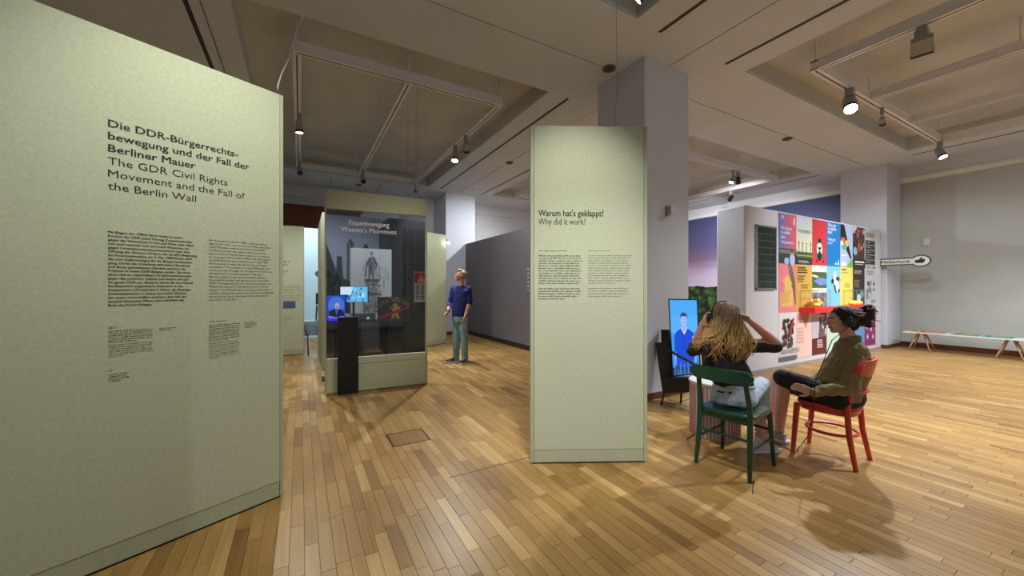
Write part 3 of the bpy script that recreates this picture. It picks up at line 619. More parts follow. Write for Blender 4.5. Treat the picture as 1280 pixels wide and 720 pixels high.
obj('support', G().box(q.x-.1, q.x+.1, q.y-.05, q.y+.06, 0, q.z-.0), mat('matt_black', (14, 13, 14), 0.5), t, True)
obj('card', G().box(q.x-.06, q.x-.0, q.y, q.y+.01, q.z, q.z+.075), mat('card_white', (226, 228, 226), 0.6), t, True); obj('card', G().box(q.x-.03, q.x+.04, q.y-.03, q.y-.02, q.z, q.z+.045), mat('card_white', (226, 228, 226), 0.6), t, True)
spot_case = True
# picture light glow above title: small spot washes the mural (lamp in the case)
q = Vector((1.05, 8.4, 2.98))

# ============================================================ POSTER WALL
v0 = 3.55
pwall = thing('poster_wall', 'long white exhibit wall block covered with campaign posters', 'exhibit wall', (6.37, v0, 0))
mw = mat('exhibit_white', (202, 202, 208), 0.7, var=0.02, scale=4)
obj('body', G().box(6.375, 11.98, v0, 4.05, 0.0, 2.80), mw, pwall, True, bev=0.03, seg=4)
obj('foot_rail', G().box(6.40, 11.96, v0-0.004, v0+0.01, 0.0, 0.045), mat('foot_grey', (150, 146, 144), 0.6), pwall, True)
# solar panel
t = thing('solar_panel', 'dark solar module in an aluminium frame hung on the white block', 'solar panel', (6.95, v0, 1.4))
x0, x1, z0, z1 = 6.64, 7.255, 1.40, 2.49; mal = mat('aluminium', (168, 170, 172), 0.35, 0.8)
g = G().box(x0, x0+.022, v0-.04, v0-.001, z0, z1).box(x1-.022, x1, v0-.04, v0-.001, z0, z1).box(x0, x1, v0-.04, v0-.001, z0, z0+.022).box(x0, x1, v0-.04, v0-.001, z1-.022, z1); obj('frame', g, mal, t, True)
obj('backing', G().box(x0+.02, x1-.02, v0-.03, v0-.002, z0+.02, z1-.02), mat('module_line', (110, 118, 116), 0.4), t, True)
nx, nz = 4, 9; mcell = mat('solar_cell', (16, 26, 34), 0.2, var=0.5, scale=9, c2=(14, 44, 36))
cwid = (x1-x0-.05)/nx; chh = (z1-z0-.05)/nz
cm = mesh_of('solar_cell', G().box(.004, cwid-.004, 0, .002, .004, chh-.004), mcell)
for a in range(nx):
    for b in range(nz): o = bpy.data.objects.new('solar_cell', cm); COL.objects.link(o); o.parent = t; o.location = (x0+.025+a*cwid-6.95, -.0325, z0+.025+b*chh-1.4)
# posters
PUW = (11.63-7.392)/7; R0 = [(1.875, 2.765), (0.99, 1.868), (0.125, 0.983)]
K = (24, 26, 28); WH = (236, 236, 236)
def bars2(x0, x1, z0, z1, n, c, wv=.3):
    out = []; p_ = (z1-z0)/n
    for i_ in range(n): e = x1-random.random()*wv*(x1-x0); out.append(('r', x0, z1-(i_+.6)*p_, e, z1-i_*p_, c))
    return out
random.seed(11)
def scatter(x0, x1, z0, z1, n, cs, a=.03, b=.09): return [('e', random.uniform(x0, x1), random.uniform(z0, z1), random.uniform(a, b), random.uniform(a*.6, b*.7), random.choice(cs)) for _ in range(n)]
def grad(c0, c1, z0, z1, n=12): return [('r', 0, z0+(z1-z0)*i_/n, 1, z0+(z1-z0)*(i_+1)/n, tuple(c0[k]+(c1[k]-c0[k])*i_/(n-1) for k in range(3))) for i_ in range(n)]
def diag(c0, c1): 
    out = []
    for i_ in range(14): out.append(('p', [(max(0, i_/14), .3), (1, .3), (1, 1), (max(0, (i_)/14-.2), 1)], tuple(c0[k]+(c1[k]-c0[k])*i_/13 for k in range(3))))
    return out
peo = [(120, 60, 50), (60, 50, 60), (180, 150, 130), (150, 40, 40), (40, 40, 44), (90, 80, 84)]
wind = []
for x in (.15, .38, .62, .88): wind += [('r', x-.012, .25, x+.012, .44+.05*math.sin(x*9), (70, 74, 80)), ('e', x, .44, .05, .012, (70, 74, 80))]
POS = {
 (0, 0): ('gradient blue to pink poster with white slogan and a person leaning at its foot', (120, 120, 200), diag((92, 120, 206), (232, 90, 112))+[('r', 0, 0, 1, .3, (52, 62, 64)), ('r', 0, .2, 1, .28, (110, 120, 100)), ('e', .42, .05, .14, .07, (150, 190, 230)), ('e', .75, .08, .16, .13, (176, 186, 230)), ('e', .72, .22, .07, .055, (196, 140, 120)), ('e', .72, .255, .08, .03, (96, 56, 40)), ('r', .83, .8, .9, .94, WH)]+bars2(.08, .3, .88, .95, 2, (200, 190, 230)), [('Wir können', .08, .68, .085, WH, .02), ('es schaffen', .08, .59, .085, WH, .02), ('jetzt.', .08, .50, .085, WH, .02), ('Und gemeinsam.', .08, .40, .075, WH, .02)]),
 (1, 0): ('pale poster headed TOMORROW above a row of wind turbines in a field', (206, 220, 226), grad((226, 226, 180), (190, 210, 224), .3, 1)+[('r', 0, .10, 1, .26, (72, 96, 50)), ('r', 0, .0, 1, .13, (46, 52, 48)), ('r', 0, .17, 1, .2, (150, 160, 60))]+wind+bars2(.1, .9, .02, .08, 2, (170, 170, 170)), [('TOMORROW', .08, .66, .09, (110, 128, 134), 0.0)]),
 (2, 0): ('red poster with a dark shield-like emblem', (222, 48, 58), [('p', [(.2, .12), (.22, .4), (.34, .52), (.46, .60), (.5, .62), (.54, .60), (.68, .52), (.8, .38), (.8, .12), (.7, .16), (.3, .16)], (110, 96, 92)), ('e', .5, .36, .2, .15, (224, 214, 206)), ('p', [(.36, .42), (.5, .39), (.64, .42), (.6, .36), (.5, .34), (.4, .36)], K), ('e', .5, .30, .06, .035, (200, 40, 50)), ('e', .5, .20, .14, .10, (30, 28, 30)), ('e', .3, .09, .05, .03, K), ('e', .74, .09, .05, .03, K), ('e', .5, .54, .1, .05, K)], []),
 (3, 0): ('bright blue poster with bold white questions', (0, 124, 206), [('e', .66, .06, .05, .03, WH), ('e', .86, .06, .06, .035, WH), ('e', .84, .12, .035, .025, WH)], [('Wann geht', .08, .90, .09, WH, .02), ('die nächste', .08, .82, .09, WH, .02), ('Bahn?', .08, .74, .09, WH, .02), ('Wann geht', .08, .58, .085, WH, 0), ('es los?', .08, .50, .085, WH, 0)]),
 (4, 0): ('light blue poster split by a black diagonal with a green corner', (172, 196, 232), [('p', [(0, 1), (.3, 1), (.62, .55), (.9, .22), (.8, .2), (.45, .42), (0, .6)], K), ('e', .22, .62, .2, .08, (230, 90, 80)), ('e', .5, .56, .14, .08, (232, 206, 80)), ('e', .3, .48, .22, .08, (90, 180, 150)), ('e', .12, .56, .1, .06, WH), ('p', [(.5, 0), (1, 0), (1, .2), (.8, .18)], (110, 186, 70)), ('r', .04, .02, .44, .12, (226, 222, 224)), ('r', .04, .26, .5, .29, WH)], []),
 (5, 0): ('dark photo poster of a crowd of people holding up signs', (66, 56, 56), [('r', 0, .84, .3, 1, (196, 190, 196))]+scatter(.1, .9, .35, .9, 30, peo+[(170, 140, 130)], .04, .12)+[('e', .14, .40, .16, .10, (110, 196, 196)), ('r', 0, 0, 1, .22, (34, 30, 34)), ('r', .1, .12, .9, .16, WH), ('r', .1, .07, .8, .09, (180, 180, 180)), ('e', .45, .5, .14, .14, (184, 60, 60))], []),
 (6, 0): ('grey poster with a stack of five dark green boxes', (186, 180, 176), [('r', .06, .60-.125*i_, .94, .71-.125*i_, (42, 58, 58)) for i_ in range(5)]+[('r', .14, .65-.125*i_, .5, .67-.125*i_, (150, 160, 156)) for i_ in range(5)]+bars2(.1, .9, .78, .9, 3, (120, 114, 112))+[('r', .3, -.0, .36, .05, K), ('r', .76, .0, .92, .04, (90, 90, 90))], []),
 (0, 1): ('pink and yellow poster crossed by a raised green arm', (238, 124, 132), [('p', [(.1, .12), (.8, .12), (.8, .56), (.5, .78), (.1, .6)], (224, 184, 84)), ('e', .2, .52, .14, .12, (236, 110, 160)), ('e', .3, .86, .16, .08, (240, 120, 160)), ('p', tube2([(.56, 1.0), (.7, .84), (.84, .62), (.9, .4), (.97, .16)], [.06, .1, .09, .06, .03]), (110, 100, 72)), ('p', [(.56, .98), (.6, .86), (.72, .92)], (120, 150, 100)), ('p', [(.7, .56), (.86, .56), (.8, .48)], (96, 84, 64))]+bars2(.14, .72, .18, .44, 6, (206, 160, 80)), []),
 (1, 1): ('mustard yellow text poster in the middle row', (212, 164, 62), bars2(.08, .7, .80, .95, 3, (60, 50, 30))+bars2(.08, .6, .62, .77, 4, (120, 92, 40))+bars2(.3, .8, .48, .58, 3, (150, 118, 50)), []),
 (2, 1): ('poster of a green river landscape seen from above', (226, 230, 232), [('r', 0, .5, 1, .86, (72, 96, 60)), ('p', [(.1, .66), (.6, .74), (1, .7), (1, .58), (.5, .56)], (110, 140, 210)), ('p', [(0, .76), (.4, .72), (.4, .77), (0, .8)], (220, 226, 150)), ('r', .0, .44, .7, .5, (226, 226, 180)), ('r', 0, .06, 1, .4, (126, 110, 120))]+scatter(0.1, .9, .1, .38, 16, [(96, 80, 96), (170, 160, 170), (80, 90, 70)], .04, .1), []),
 (3, 1): ('turquoise poster with a falling black and white figure', (110, 198, 220), [('e', .6, .82, .1, .07, (226, 232, 240)), ('e', .62, .68, .14, .12, (220, 226, 236)), ('e', .42, .66, .1, .06, K), ('e', .8, .72, .14, .05, (80, 44, 40)), ('e', .96, .7, .06, .04, (240, 130, 70)), ('e', .74, .54, .16, .12, (214, 222, 236)), ('p', [(.5, .6), (.6, .42), (.72, .36), (.62, .56)], K), ('e', .9, .44, .06, .04, K)], []),
 (4, 1): ('lemon yellow poster with sparse small text', (228, 212, 84), bars2(.1, .5, .90, .96, 1, (110, 100, 50))+bars2(.1, .7, .84, .88, 1, (160, 150, 70))+bars2(.3, .9, .5, .62, 4, (190, 176, 76)), []),
 (5, 1): ('black poster with pale text and overlapping white, green and violet ovals', (42, 44, 46), bars2(.1, .8, .84, .94, 2, (170, 140, 130), .2)+bars2(.1, .6, .5, .7, 4, (120, 110, 100))+[('e', .74, .34, .17, .10, (110, 160, 140)), ('e', .48, .24, .17, .11, (214, 214, 230)), ('e', .74, .1, .22, .08, (116, 60, 130))], []),
 (6, 1): ('grey poster with a sketchy drawing of figures', (190, 194, 198), bars2(.2, .9, .82, .94, 2, (140, 146, 152))+scatter(.15, .85, .25, .66, 26, [(190, 120, 110), (90, 100, 120), (200, 200, 206), (110, 160, 150), (80, 80, 90)], .03, .09)+[('r', .6, .12, .95, .2, (120, 160, 180))], []),
 (0, 2): ('white poster with a collage crowd of people above large grey letters', (216, 214, 214), scatter(.25, .8, .30, .85, 44, peo, .04, .1)+[('p', tube2([(.2, .8), (.32, .7), (.4, .5)], [.03, .04, .05]), (80, 60, 60)), ('p', tube2([(.82, .88), (.66, .7), (.6, .5)], [.03, .04, .06]), (190, 50, 60)), ('r', 0, 0, 1, .09, (96, 98, 108))], [('REPARIEREN', .08, .14, .13, (120, 122, 130), 0)]),
 (1, 2): ('pale pink poster with red heading and the shelf shadow painted on as a brown cone', (232, 196, 186), [('p', [(.28, 1), (.9, 1), (.6, .62)], (186, 130, 116))]+bars2(.06, .84, .80, .97, 3, (214, 110, 100), .2)+bars2(.06, .5, .3, .66, 5, (222, 160, 150)), []),  # brown triangle is the shelf's cast shadow, painted into the print
 (2, 2): ('dark red collage poster with white lettering block', (100, 34, 34), [('p', [(0, .38), (.44, .38), (.5, 1), (0, 1)], (190, 184, 196)), ('p', [(.44, .4), (1, .4), (1, 1), (.5, 1)], (90, 96, 110))]+scatter(.45, .95, .45, .9, 18, [(190, 40, 50), (120, 30, 40), (60, 60, 70), (200, 190, 200)], .04, .1)+bars2(.3, .7, .14, .34, 4, (206, 180, 170), .1)+[('r', .3, .86, .8, .9, (220, 190, 200))], []),
 (3, 2): ('pale mint poster mostly hidden by the seated visitor', (190, 220, 200), bars2(.1, .8, .7, .9, 4, (140, 190, 160)), []),
 (4, 2): ('orange poster hidden behind the seated visitor', (230, 160, 90), bars2(.1, .8, .6, .9, 4, (180, 110, 60)), []),
 (5, 2): ('sky blue poster beside the purple flower poster', (92, 150, 206), bars2(.1, .8, .6, .9, 4, (160, 190, 220)), []),
 (6, 2): ('purple poster dotted with pale flowers', (142, 44, 110), [('r', .4, .88, .9, .92, WH), ('r', .4, .82, .9, .85, (220, 190, 210))]+[('e', x, z, .09, .07, (206, 170, 200)) for x, z in ((.2, .5), (.8, .72), (.75, .22), (.25, .24), (.55, .44))]+[('e', x, z, .035, .03, (236, 226, 200)) for x, z in ((.2, .5), (.8, .72), (.75, .22), (.25, .24), (.55, .44))], []),
}
def mute(c): l = .3*c[0]+.59*c[1]+.11*c[2]; return tuple(l+(x-l)*.86 for x in c)
for (c, r), (lab, base, shp, txt) in POS.items():
    base = mute(base); shp = [s_[:-1]+(mute(s_[-1]),) for s_ in shp]
    z0, z1 = R0[r]; flat_print('poster', lab, 'poster', (7.392+c*PUW+.002, v0-.006, z0), 0, PUW-.006, z1-z0, shp, base, depth=.004, texts=txt, group='campaign posters on the white exhibit wall')
# red shelf with glass covers
t = thing('red_shelf', 'bright red shelf running across the poster wall at chest height', 'shelf', (8.1, 3.35, .97))
mred = mat('red_lacquer', (226, 34, 34), 0.35)
obj('board', G().box(8.10, 10.64, 3.29, v0-.012, .975, 1.07), mred, t, True, bev=.004)
gl = glass_mat('clear_glass', (0.95, 0.97, 0.97), .015, .25); mg = mat('glass_edge', (130, 150, 146), 0.2)
myel = mat('yellow_plush', (246, 214, 90), 0.8, var=0.25, scale=30, bump=.4)
for k, (pa, pb) in enumerate(((1001, 1038), (1055, 1083))):
    x0 = UV(pa, 3.52); x1 = UV(pb, 3.31); y0, y1, zz0, zz1 = 3.31, v0-.03, 1.0705, 1.385
    t = thing('glass_cover', ['clear glass cover at the left end of the red shelf', 'clear glass cover at the right part of the red shelf'][k], 'glass cover', (x0, y0, 1.1), 0, 'glass covers on the red shelf')
    e = .004
    for qd in ([(x0, y0, zz0), (x1, y0, zz0), (x1, y0, zz1), (x0, y0, zz1)], [(x0, y0, zz0), (x0, y1, zz0), (x0, y1, zz1), (x0, y0, zz1)], [(x1, y0, zz0), (x1, y1, zz0), (x1, y1, zz1), (x1, y0, zz1)], [(x0, y0, zz1), (x1, y0, zz1), (x1, y1, zz1), (x0, y1, zz1)]): obj('glass_side', G().add(qd, [(0, 1, 2, 3)]), gl, t, True, recalc=False)
    g = G(); e = .003
    for a in (x0, x1):
        for b in (y0, y1): g.box(a-e, a+e, b-e, b+e, zz0, zz1+.004)
    for b in (y0, y1): g.box(x0, x1, b-e, b+e, zz1, zz1+.006)
    for a in (x0, x1): g.box(a-e, a+e, y0, y1, zz1, zz1+.006)
    obj('glass_edges', g, mg, t, True)
    xc = (x0+x1)/2-.0; g = G(); random.seed(20+k)
    tt = thing('yellow_blossom_model', ['spiky pale yellow model under the left glass cover', 'rounded yellow model under the right glass cover'][k], 'exhibit model', (xc, 3.40, 1.071))
    if k == 0:
        for j in range(11):
            a = j*2*math.pi/11; r_ = .12+.03*(j % 2); g.cap((xc, 3.41, 1.125), .045, (xc+r_*math.cos(a), 3.41+.07*math.sin(a), 1.14+.08*random.random()), .02, 8)
        g.ell((xc, 3.41, 1.12), (.11, .07, .05))
    else:
        for j in range(5): g.ell((xc-.18+.09*j, 3.41, 1.118), (.07, .06, .045+.01*(j % 2)))
    blob('body', g, myel, tt, .008, 1)

# hitchhiking sign
msg = mat('sign_green', (58, 84, 72), 0.5); msw = mat('sign_white', (216, 214, 204), 0.55)
t = thing('ride_bench_sign', 'arrow-like green-edged sign with a thumb sticking out of the exhibit wall end', 'sign', (11.93, 3.55, 2.03)); Mx = Matrix.Translation((11.93, 3.56, 0)) @ Matrix.Rotation(-math.pi/2, 4, 'Z')
def keyhole(w0, L_, rx, rz_, hh, zc=2.03):
    pts = [(w0, zc-hh), ]; cxs = L_-rx
    a0 = math.asin(min(1, hh/rz_))
    for i_ in range(19):
        a = -math.pi+a0+(2*math.pi-2*a0)*i_/18; pts.append((cxs+rx*math.cos(a), zc+rz_*math.sin(a)))
    pts.append((w0, zc+hh)); return pts
obj('board', G().prism(keyhole(0, .84, .165, .135, .085), -.012, .012, Mx), msg, t, True)
obj('face', G().prism(keyhole(.025, .812, .137, .107, .058), -.0145, -.012, Mx), msw, t, True)
g = G(); put_text(g, 'Mitfahrbank', .03, 1.998, 0.092, y=-.017, bold=.03, width=.49, M=Mx)
obj('lettering', g, m_ink, t, True, recalc=False)
th = [(-.085, -.035), (-.06, -.045), (.03, -.05), (.055, -.03), (.075, .01), (.07, .035), (.02, .04), (.03, .07), (.015, .085), (-.005, .05), (-.04, .02), (-.085, .02)]
obj('thumb_symbol', G().prism([(.675+x, 2.03+z) for x, z in th], -.0175, -.0145, Mx), m_ink, t, True)

# bench at right wall with leaflets
t = thing('display_bench', 'long low white bench with splayed wooden legs along the grey wall', 'bench', (12.35, 2.3, 0))
obj('seat_board', G().box(12.12, 12.62, 1.35, 3.22, .405, .43), mat('bench_white', (206, 210, 206), 0.5), t, True, bev=.004)
ml = mat('beech', (196, 152, 110), 0.5, var=.15, scale=8, stretch=(1, 1, 6))
for vc in (3.0, 1.75):
    for du, dv in ((.0, .0), (0, 1), (1, 0), (1, 1)):
        obj('leg', G().tube([(12.32+du*.12, vc-.06+dv*.08, .405), (12.2+du*.36, vc-.2+dv*.36, 0)], [.018, .011], 8), ml, t, True, smooth=True)
for k, (a, b, c, c2, lab) in enumerate(((3.05, 3.2, (232, 190, 50), (60, 50, 30), 'yellow card at the left end of the low bench'), (2.62, 3.03, (226, 128, 100), (40, 44, 56), 'salmon and black print lying on the low bench'), (2.12, 2.5, (110, 150, 80), (30, 40, 40), 'green landscape print lying on the low bench'), (1.7, 2.08, (70, 150, 140), (30, 60, 60), 'teal print near the right end of the low bench'))):
    tt = thing('leaflet', lab, 'print', (12.35, a, .43)); M = Matrix.Translation((12.16, b, .431)) @ Matrix.Rotation(-math.pi/2, 4, 'Z') @ Matrix.Rotation(math.radians(-90), 4, 'X')
    obj('sheet', G().box(12.15, 12.58, a, b, .4305, .437, col=c), PRINT, tt, True)
    obj('picture', G().box(12.32, 12.54, a+.03, b-.04, .437, .4385, col=c2).box(12.36, 12.44, a+.05, b-.1, .4385, .4395, col=(220, 200, 150)), PRINT, tt, True)

# wall devices
g = thing('wall_sensor', 'small white sensor box on the near column', 'sensor', (4.3, 3.36, 2.4)); q = UV(838, 3.34)
obj('housing', G().box(q-.045, q+.045, 3.29, 3.36, 2.4, 2.52), mat('device_white', (206, 206, 210), 0.4), g, True, bev=.008); obj('sensor_shadow', G().box(q-.075, q-.05, 3.33, 3.36, 2.37, 2.5), mat('sensor_shadow_grey', (130, 130, 134), 0.4), g, True, bev=.003)  # grey block beside the housing stands in for its cast shadow
g = thing('wall_thermostat', 'small beige box on the grey right wall', 'sensor', (13.0, 2.9, 2.5)); obj('housing', G().box(12.955, 13.0, 2.98, 3.1, 2.44, 2.62), mat('device_beige', (206, 200, 178), 0.5), g, True, bev=.006); obj('lid', G().box(12.95, 12.956, 3.0, 3.08, 2.5, 2.6), mat('device_white', (206, 206, 210), 0.4), g, True)
for k, (u_, v_, lab) in enumerate(((3.6, 3.78, 'round dark ceiling detector beside the near column'), (8.35, 3.85, 'flat ceiling detector on the joint between the right coffers'), (4.27, 7.76, 'ceiling detector behind the tall front panel'), (1.45, 11.5, 'small ceiling detector above the glass case'))):
    t = thing('ceiling_detector', lab, 'detector', (u_, v_, H), 0, 'round ceiling detectors')
    obj('ring', G().lathe([(.085, 0), (.085, -.02), (.06, -.03), (.05, -.02), (.05, 0)], (u_, v_, H), 20), mat('det_grey', (96, 88, 82), 0.5), t, True, smooth='a'); obj('lens', G().lathe([(.045, -.0), (.045, -.018), (.02, -.03)], (u_, v_, H), 14), mat('det_dark', (50, 52, 50), 0.3), t, True, smooth='a')

# ============================================================ LIGHT FRAMES AND SPOTS
mfr = mat('frame_white', (226, 222, 220), 0.5); mtr = mat('track_black', (20, 19, 19), 0.5)
def frame(label, u0, u1, v0, v1, cross_u=(), cross_v=()):
    t = thing('light_frame', label, 'light frame', (u0, v0, 4.36), 0, 'rectangular track light frames in the coffers'); z0, z1 = 4.24, 4.36; w_ = .04
    segs = [('u', v0, u0, u1), ('u', v1, u0, u1), ('v', u0, v0, v1), ('v', u1, v0, v1)]+[('v', x, v0, v1) for x in cross_u]+[('u', y, u0, u1) for y in cross_v]
    for a, c, p, q in segs:
        g = G(); e = w_ if a == 'u' else -w_
        if a == 'u': g.box(p-w_, q+w_, c-w_, c+w_, z0, z1).box(p-w_, q+w_, c-w_-.008, c+w_+.008, z1-.02, z1+.001).box(p-w_, q+w_, c-w_-.008, c+w_+.008, z0-.001, z0+.015)
        else: g.box(c-w_, c+w_, p+w_, q-w_, z0, z1).box(c-w_-.008, c+w_+.008, p+w_, q-w_, z1-.02, z1+.001).box(c-w_-.008, c+w_+.008, p+w_+.01, q-w_-.01, z0-.001, z0+.015)
        obj('beam', g, mfr, t, True)
        g = G()
        if a == 'u': g.box(p, q, c-.008, c+.008, z0-.003, z0-.0015)
        else: g.box(c-.008, c+.008, p+.05, q-.05, z0-.003, z0-.0015)
        obj('track', g, mtr, t, True)
    for x in [u0, u1]+list(cross_u):
        for y in (v0, v1, (v0+v1)/2): obj('hanger', G().tube([(x, y, 4.36), (x, y, TOPZ)], .008 if y not in (v0,) else .014, 6), mfr, t, True)
frame('grey track light frame in the dark left coffer', -.04, 2.68, 5.2, 10.15, (1.30,))
frame('track light frame in the upper right coffer', 5.82, 10.76, -.4, 2.36, (7.47, 9.12))
frame('track light frame in the coffer behind the near column', 5.82, 10.86, 5.28, 10.15, (7.5, 9.18))
frame('track light frame above the photographer, outside the picture', -.04, 2.64, -2.7, 2.36, (1.30,))
msp = mat('spot_grey', (150, 148, 146), 0.4); mspd = mat('spot_black', (16, 16, 17), 0.4)
mlens = mat('lens_glow', (255, 255, 255), 0.3, emit=(236, 244, 255), es=26)
def spot(label, loc, aim, on, power=0, cone=60, size=1.0, soft=0.04, color=(1.0, 0.93, 0.82), blend=0.5, black=False):
    loc = Vector(loc); aim = Vector(aim); d = (aim-loc).normalized()
    t = thing('track_spotlight', label, 'spotlight', loc, 0, 'track spotlights'); top = Vector((loc.x, loc.y, 4.238))
    obj('adapter', G().box(loc.x-.03*size, loc.x+.03*size, loc.y-.03*size, loc.y+.03*size, 4.13, 4.238), msp, t, True, bev=.003)
    r = .055*size; a = loc-d*.08*size; b = loc+d*.085*size
    side = d.cross(Vector((0, 0, 1))); side = side.normalized() if side.length > .05 else Vector((1, 0, 0))
    obj('yoke', G().tube([Vector((loc.x, loc.y, 4.13)), loc+Vector((0, 0, .02))], .012*size, 8), msp, t, True)
    if 'boxy' in label:
        side2_ = Vector((0, 0, 1)).cross(d).normalized(); M = Matrix((side2_, d, side2_.cross(d))).transposed().to_4x4(); M.translation = loc
        obj('driver_box', G().box(loc.x-.05, loc.x+.05, loc.y-.05, loc.y+.05, loc.z+.02, 4.2), msp, t, True, bev=.004)
        hd = obj('head', G().box(-.085, .085, -.09, .07, -.045, .045, M), msp, t, True, bev=.004); obj('lens', G().box(-.088, .088, .07, .09, -.048, .048, M), mspd, t, True)
        a = None
    if a is None: pass
    else: hd = obj('head', G().tube([a, a+d*.005, loc, b-d*.02, b], [r*.75, r*.85, r, r, r*.98], 20), mspd if black else msp, t, True, smooth='a')
    if a is not None: obj('rim', G().tube([b-d*.025, b+d*.012], [r*1.06, r*1.06], 20), mspd, t, True, smooth='a')
    if a is not None: obj('lens', G().tube([b+d*.012, b+d*.014], [r*.9, r*.9], 20), mlens if on else mspd, t, True)
    if power:
        l = bpy.data.lights.new('beam_light', 'SPOT'); l.energy = power; l.spot_size = math.radians(cone); l.spot_blend = blend; l.shadow_soft_size = soft; l.color = color
        lo = bpy.data.objects.new('beam_light', l); COL.objects.link(lo); lo.parent = t; lo.location = b+d*.03-loc
        lo.rotation_euler = d.to_track_quat('-Z', 'Y').to_euler()
Z = 4.03
# lit lamps in view
CW = (.93, .965, 1.0)
spot('lit spotlight on the left rail of the dark left coffer', (-.02, 6.99, Z), (0.2, 7.2, 0), True, 350, 140, blend=.6, color=CW)
spot('lit spotlight on the right rail of the dark left coffer', (2.66, 7.05, Z), (1.9, 6.0, 0), True, 430, 104, 1.15, blend=.7, color=CW)
spot('large lit spotlight at the corner of the upper right coffer', (6.75, 2.33, Z), (4.1, 1.0, 0), True, 560, 96, 1.5, blend=.8, color=CW)
spot('lit downlight at the far end of the upper right frame', (10.7, 2.33, Z), (10.2, .6, 0), True, 460, 120, 1.2, blend=.8, color=CW)
spot('small lit spotlight in the coffer behind the near column', (9.0, 5.3, Z), (7.0, 6.4, 0), True, 600, 130, blend=.8, color=CW)
spot('distant lit spotlight beside the tall front panel', (5.84, 9.0, Z), (4.8, 11.5, 1.2), True, 320, 120, blend=.7, color=CW)
spot('lit spotlight peeping out from behind the near column', (7.6, 7.9, Z), (9.5, 6, 0), True, 500, 130, blend=.7, color=CW)
# lamps in view that point away
spot('black-rimmed spotlight just before the lit one on the right rail of the left coffer', (2.66, 6.5, Z), (4.3, 9.8, 1.0), False, 260, 95, blend=.3, color=CW)
spot('unlit spotlight at the far end of the left rail', (-.02, 9.6, Z), (.6, 8.2, 0), False)
spot('unlit spotlight near the far end of the middle rail', (1.3, 9.6, Z), (1.6, 8.4, 0), False)
spot('small unlit spotlight at the far corner of the right rail', (2.66, 10.0, Z), (3.2, 9.4, 0), False, size=.7)
spot('boxy spotlight on the front rail of the upper right frame, its face turned away', (5.83, 1.40, Z), (9.5, 2.2, 1.0), False, 260, 80, size=1.25, blend=.8, color=CW)
spot('small black-rimmed spotlight between the lit lamps of the upper right frame', (7.9, 2.33, Z), (11.2, 3.0, 2.0), False, 120, 60, size=.7, color=CW)
spot('black spotlight beside the small lit one behind the near column', (9.2, 5.3, Z), (12.9, 7.2, 1.8), False, 420, 95, black=True, blend=.7, color=(.9, .93, 1))
spot('black spotlight lower down in the coffer behind the near column', (10.84, 6.45, Z), (12.95, 9.6, 1.7), False, 300, 110, black=True, blend=.7, color=(.9, .93, 1))
# unseen lamps: some read off shadows and lit areas, others added as fill
spot('spotlight above the photographer, aimed at the front text panel', (1.22, 1.42, Z), (2.15, 2.52, .7), True, 230, 54, blend=.9, color=(.97, 1, .98))
spot('spotlight above the photographer, aimed at the large left panel', (-.04, 1.75, Z), (-.42, 2.85, 1.1), True, 235, 80, blend=1.0, color=(.95, 1, .97))
spot('spotlight behind the photographer, washing the front panel and the floor beyond', (-.04, -1.3, Z), (2.10, 2.45, .85), True, 560, 30, blend=.9, color=CW)
spot('spotlight off to the right, lighting the parquet before the chairs', (5.83, .45, Z), (4.0, .8, 0), True, 420, 66, blend=.5, color=CW)
spot('added fill spotlight above the photographer, brightening the glass case front', (2.62, 2.30, Z), (1.0, 5.5, 1.5), True, 190, 38, blend=.9, color=(1, .98, .92))  # added lamp, brightens the boards of the case
spot('spotlight aimed at the left posters', (7.5, -.38, Z), (8.2, 3.5, 1.7), True, 340, 56, blend=.7, color=(.98, .96, 1))
spot('spotlight aimed at the right posters', (10.0, -.38, Z), (10.2, 3.5, 1.6), True, 380, 56, blend=.7, color=(.98, .96, 1))
spot('added unseen fill spotlight aimed at the grey wall', (10.76, -.1, Z), (13, 1.6, 1.2), True, 60, 100, blend=.8, color=CW)  # added lamp out of view, brightens the right wall
spot('added unseen spotlight off to the right, bouncing light off the floor to the ceiling', (8.6, -.38, Z), (8.8, .4, 0), True, 900, 130, blend=.8, color=CW)  # added lamp out of view, its floor bounce lifts the right ceiling
spot('added fill spotlight hidden behind the near column, brightening the end of the white block', (5.9, 5.26, Z), (6.2, 3.9, .8), True, 260, 90, blend=.8, color=(.86, .93, 1))  # added lamp kept out of sight, lifts the block's left face
# small uplit lamp on the blank panel
t = thing('clip_lamp', 'tiny bright lamp clipped to the top corner of the blank panel', 'lamp', (3.22, 9.37, 2.62)); q = P(560.5, 303.5, 9.7)
obj('arm', G().tube([Vector((3.3, 9.40, 2.70)), q], .006), mspd, t, True); obj('bulb', G().ell(q, (.035, .035, .035)), mat('bulb_glow', (255, 255, 255), .3, emit=(235, 240, 255), es=20), t, True, smooth=True)

